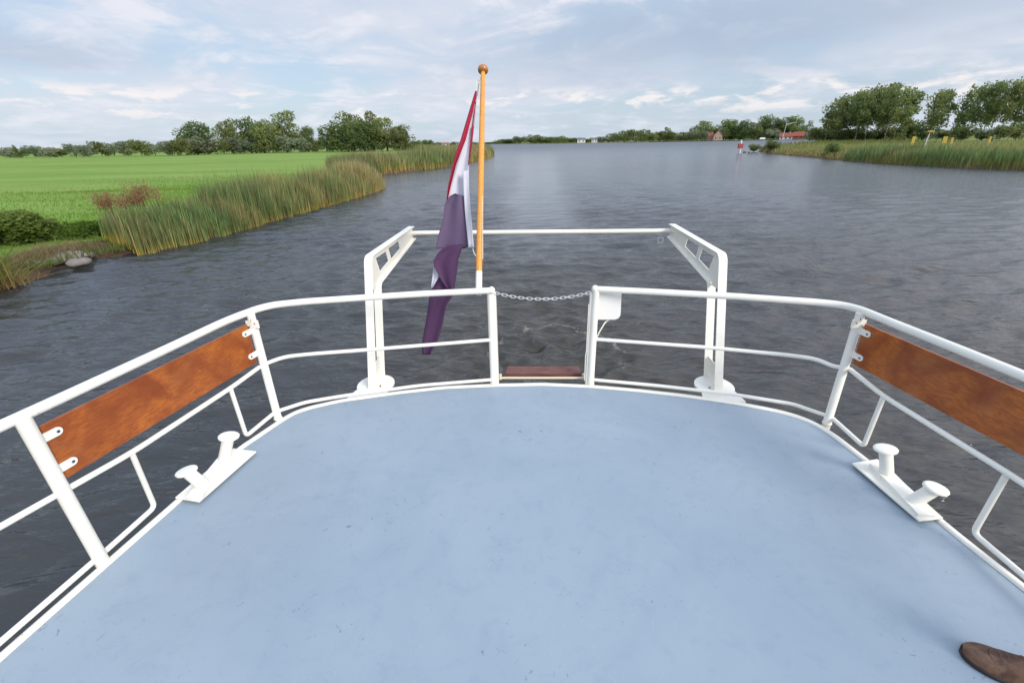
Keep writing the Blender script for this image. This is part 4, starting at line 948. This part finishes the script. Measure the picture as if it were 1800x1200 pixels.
for i, (px, py, sc_, lab) in enumerate([(247, 352, 1.0, 'tall plant with rusty red seed heads rising behind the near reeds'), (178, 378, .55, 'small plant with rusty red seed heads at the left end of the near reeds'), (222, 365, .6, 'short rusty seed-head plant just left of the tallest one')]):
    p = up(px, 415, -.65); e = empty('dock_plant', (p.x-.25, p.y+.9, -.65), lab, 'plant', 'rusty dock plants in the reeds'); n = 500
    ang = rng.random(n)*6.28; rr = rng.random(n)**.5*.55*sc_; q = 34
    st = np.stack([rng.normal(0, .25*sc_, q), rng.normal(0, .2, q), np.zeros(q)], -1)
    hgt = 1.68*(.80 if sc_ < 1 else 1.0)*(.8+.25*rng.random(q))
    b_ = blades('stalks', st, hgt, np.full(q, .02), np.tile([.12, .13, .03], (q, 1)), np.tile([.16, .09, .04], (q, 1)), np.tile([.26, .08, .04], (q, 1)), .08, parent=e)
    k2 = rng.integers(0, q, 1300); cc = st[k2]+np.stack([rng.normal(0, .09, 1300), rng.normal(0, .09, 1300), hgt[k2]*(.72+.3*rng.random(1300))], -1)
    u = rng.normal(0, 1, (1300, 3)); u /= np.linalg.norm(u, axis=1)[:, None]; v = np.cross(u, rng.normal(0, 1, (1300, 3))); v /= np.linalg.norm(v, axis=1)[:, None]; s_ = .024
    V = np.stack([cc-u*s_, cc+v*s_*.7, cc+u*s_, cc-v*s_*.7], 1).reshape(-1, 3); m = rng.random((1300, 1)); C = np.repeat(np.array([.38, .15, .10])*m+np.array([.30, .22, .11])*(1-m), 4, 0)
    npmesh('seed_heads', V, np.arange(5200).reshape(-1, 4), M['blade'], C, parent=e)
def stone(c, r, sz, label, seed):
    mb = MB(); rr = random.Random(seed); mb.ball((0, 0, 0), r, sz, 16, 10)
    ph = [(Vector((rr.gauss(0, 2.5), rr.gauss(0, 2.5), rr.gauss(0, 2.5))), rr.random()*6) for _ in range(7)]
    mb.v = [tuple(Vector(v)*(1+.16*sum(math.sin(k.dot(Vector(v))/r+p) for k, p in ph)/3)) for v in mb.v]
    o = mb.build('stone', M['stone'], smooth=40); o.location = c; o.rotation_euler = (0, 0, rr.random()*6); return tag(o, label, 'stone', 'stones at the foot of the left bank')
for i, (px, py, r_, lab) in enumerate([(120, 450, .22, 'largest pale stone at the water under the weed clump'), (98, 456, .17, 'flat pale stone left of the largest one'), (140, 458, .15, 'pale stone right of the largest one, lowest at the water'), (76, 460, .13, 'small reddish stone under the round bush'), (150, 446, .11, 'little pale stone nearest the reeds')]):
    p = up(px, py+4, -.84); stone((p.x, p.y, -.82), r_*1.4, (1.6, 1.1, .55), lab, i+4)
def dry(n):
    return np.array([-14.15, 12.7])+rng.normal(0, 1, (n, 2))*np.array([.30, .65])
o = grass_patch('dry_stalks', dry, 800, .36, .02, (.30, .22, .13), (.20, .17, .08), 'matted pinkish-brown dry stalks above the pale stones', .7, -.78)

# ---------------------------------------------------------------- small things on the banks
def sign(px, py_top, py_bot, wpx, D, label, group, kind='panel', tilt=0):
    x, y, _ = at(px, D); d1 = ray(px, py_top); d2 = ray(px, py_bot); q = math.hypot(d1.x, d1.y)
    zt = EYE+d1.z/q*D; zb = EYE+d2.z/math.hypot(d2.x, d2.y)*D; dep = -(CMI @ Vector((x, y, 0))).z; wm = wpx*dep/F*math.cos(math.atan(abs(px-900)/F))
    e = empty('yellow_sign', (x, y, GZ), label, 'sign', group); a = math.atan2(y, x)-math.pi/2+tilt; R = Matrix.Rotation(a, 3, 'Z')
    MB().box((x, y, (zt+zb)/2), (wm, .05, zt-zb), R).build('panel', M['yellow'], e, smooth=0, bevel=.01)
    mb = MB(); mb.tube([Vector((x, y+.06, GZ-.4)), Vector((x, y+.06, zt))], .04, 8); mb.build('post', M['spole'], e); return e
sign(647, 267, 280, 8, 74, 'larger yellow board in the reeds of the left point, left one', 'yellow boards on the left bank')
sign(690, 266, 272, 7, 100, 'smaller yellow board on the left point, right one', 'yellow boards on the left bank')
sg = 'yellow boards on the right bank'
sign(1609, 240, 256, 6.5, 76, 'yellow board on the right bank, leftmost, beside the white post', sg, tilt=.5)
sign(1665, 240, 252, 9, 80, 'wide yellow board of the close pair on the right bank', sg, tilt=.4)
sign(1678, 242, 253, 5, 86, 'narrow yellow board of the close pair on the right bank', sg, tilt=.4)
sign(1745, 240, 251, 4.5, 92, 'faint yellow board nearest the right edge', sg, tilt=.5)
x, y, _ = at(1630, 73); e = empty('route_marker', (x, y, GZ), 'white post on the right bank carrying a flat yellow top, between the yellow boards', 'marker')
d = ray(1633, 232); zt = EYE+d.z/math.hypot(d.x, d.y)*73
MB().tube([(x, y, GZ-.5), (x+.25, y, zt-.05)], .055, 10).build('post', M['wwall'], e)
mb = MB(); mb.box((x+.25, y, zt), (.75, .4, .08)); mb.box((x+.25, y, zt+.10), (.3, .3, .08)); mb.build('top_board', M['yellow'], e, smooth=0, bevel=.01)

bx, by = 42.9, 103.5
b = empty('channel_marker', (bx, by, WZ), 'red and white river channel marker standing in the water off the right point', 'marker')
MB().tube([(bx, by, WZ-2), (bx, by, .95)], .20, 16).build('pile', M['wwall'], b, smooth=40)
MB().box((bx, by, .42), (.95, .5, .85)).build('red_board', M['sred'], b, smooth=0, bevel=.02)
MB().tube([(bx, by, .95), (bx, by, 1.2), (bx, by, 1.6)], [.24, .2, .05], 12).build('top_cone', M['wwall'], b, smooth=30)
for px, py, r_, lab in [(1309, 269, .38, 'dark short pile right beside the red channel marker'), (1317, 270, .30, 'dark short pile nearest the grassy point')]:
    p = up(px, py, WZ); o = MB().tube([(0, 0, -2), (0, 0, .28), (0, 0, .42)], [r_, r_*.9, r_*.5], 10).build('pile', M['bark']); o.location = p; tag(o, lab, 'pile')
for px, py, r_, lab in [(1408, 273, .30, 'grey stone in the water, leftmost along the right shore'), (1452, 275, .34, 'pale stone at the right shore below the yellow grass'), (1507, 278, .40, 'pale stone where the tall right reeds begin'), (1593, 286, .32, 'pale stone at the foot of the tall right reeds'), (1687, 291, .30, 'brownish stone at the right reeds, nearest the right edge')]:
    p = up(px, py, WZ); mb = MB(); mb.ball((0, 0, .1), r_, (1, .9, .85), 12, 7); o = mb.build('stone', M['stone'], smooth=50); o.location = p; tag(o, lab, 'stone', 'stones along the right shore')

def house(px, D, wpx, eave, ridge, wall, roof, label, gable_front=False, cat='house', name='house', chim=True, ratio=.9):
    x, y, _ = at(px, D); dep = -(CMI @ Vector((x, y, 0))).z; wm = wpx*dep/F*math.cos(math.atan(abs(px-900)/F)); q = lambda py: EYE+ray(px, py).z/math.hypot(ray(px, py).x, ray(px, py).y)*D-GZ
    he, hr = q(eave), q(ridge); e = empty(name, (x, y, GZ), label, cat, 'buildings on the far shore'); L = wm; Dp = wm*ratio
    e.rotation_euler = (0, 0, math.atan2(y, x)-math.pi/2)
    def bl(mb, nme, m, pr_=e): o = mb.build(nme, m, None, smooth=0); o.parent = pr_; return o
    ov = .35
    if gable_front:
        mb = MB(); mb.prism([(-L/2, -Dp/2, 0), (L/2, -Dp/2, 0), (L/2, -Dp/2, he), (0, -Dp/2, hr-.1), (-L/2, -Dp/2, he)], (0, Dp, 0)); bl(mb, 'wall', wall)
        mb = MB()
        for s in (-1, 1): mb.prism([(s*(L/2+ov), -Dp/2-ov, he-.3), (0, -Dp/2-ov, hr), (0, -Dp/2-ov, hr+.25), (s*(L/2+ov), -Dp/2-ov, he)], (0, Dp+2*ov, 0))
    else:
        mb = MB(); mb.prism([(-L/2, -Dp/2, 0), (-L/2, Dp/2, 0), (-L/2, Dp/2, he), (-L/2, 0, hr-.1), (-L/2, -Dp/2, he)], (L, 0, 0)); bl(mb, 'wall', wall)
        mb = MB()
        for s in (-1, 1): mb.prism([(-L/2-ov, s*(Dp/2+ov), he-.3), (-L/2-ov, 0, hr), (-L/2-ov, 0, hr+.25), (-L/2-ov, s*(Dp/2+ov), he)], (L+2*ov, 0, 0))
    rf = bl(mb, 'roof', roof)
    if chim: mb = MB(); mb.box((L*.25 if not gable_front else 0, Dp*.15, hr+.3), (.6, .6, 1.4)); bl(mb, 'chimney', wall, rf)
    nw = max(2, int(L/3))
    for i in range(nw):
        cx_ = -L/2+L*(i+.5)/nw; mb = MB(); mb.box((cx_, -Dp/2-.02, he*.5), (1.0, .06, min(1.3, he*.5))); wn = bl(mb, 'window', M['glass'])
        mb = MB(); mb.box((cx_, -Dp/2-.06, he*.5-min(.7, he*.27)), (1.2, .1, .1)); bl(mb, 'sill', M['wwall'], wn)
    return e
house(1262, 520, 15, 238, 229, M['pink'], M['redroof'], 'pinkish gabled house among the trees on the far shore', True)
house(1249, 526, 8, 240, 234, M['pink'], M['redroof'], 'lower small house just left of the pinkish gabled house')
house(1382, 478, 23, 240, 234, M['wwall'], M['redroof'], 'long low white house with a red roof right of the far trees', ratio=.4)
house(1404, 470, 18, 239, 232, M['redroof'], M['redroof'], 'bright red-roofed barn right of the low white house', ratio=.5, chim=False)
house(1341, 505, 8, 244.5, 242.5, M['wwall'], M['wwall'], 'small white shed on the far shore left of the red roofs', chim=False)
house(1022, 548, 14, 245, 243, M['wwall'], M['greyroof'], 'left one of two white sheds on the middle far shore', chim=False)
house(1045, 546, 10, 245, 243, M['wwall'], M['greyroof'], 'right one of two white sheds on the middle far shore', chim=False)
house(783, 585, 12, 253, 251, M['wwall'], M['redroof'], 'tiny white house with red roof on the faint shore left of the flag', chim=False)
house(806, 610, 9, 253, 251, M['wwall'], M['greyroof'], 'tiny white house right next to the flag on the faint shore', chim=False)
x, y, _ = at(1376, 460); dz = lambda py: EYE+ray(1376, py).z/math.hypot(ray(1376, py).x, ray(1376, py).y)*460
m = empty('jib_crane', (x, y, GZ), 'thin pale crane mast standing by the red-roofed houses', 'crane')
MB().tube([(x, y, GZ), (x+1, y, dz(217))], .2, 8).build('mast', M['wwall'], m); MB().tube([(x+1, y, dz(218)), (x+9, y, dz(216))], .13, 8).build('jib', M['wwall'], m)
MB().tube([(x+1, y, dz(221)), (x+6, y, dz(216.5))], .12, 6).build('stay', M['wwall'], m)
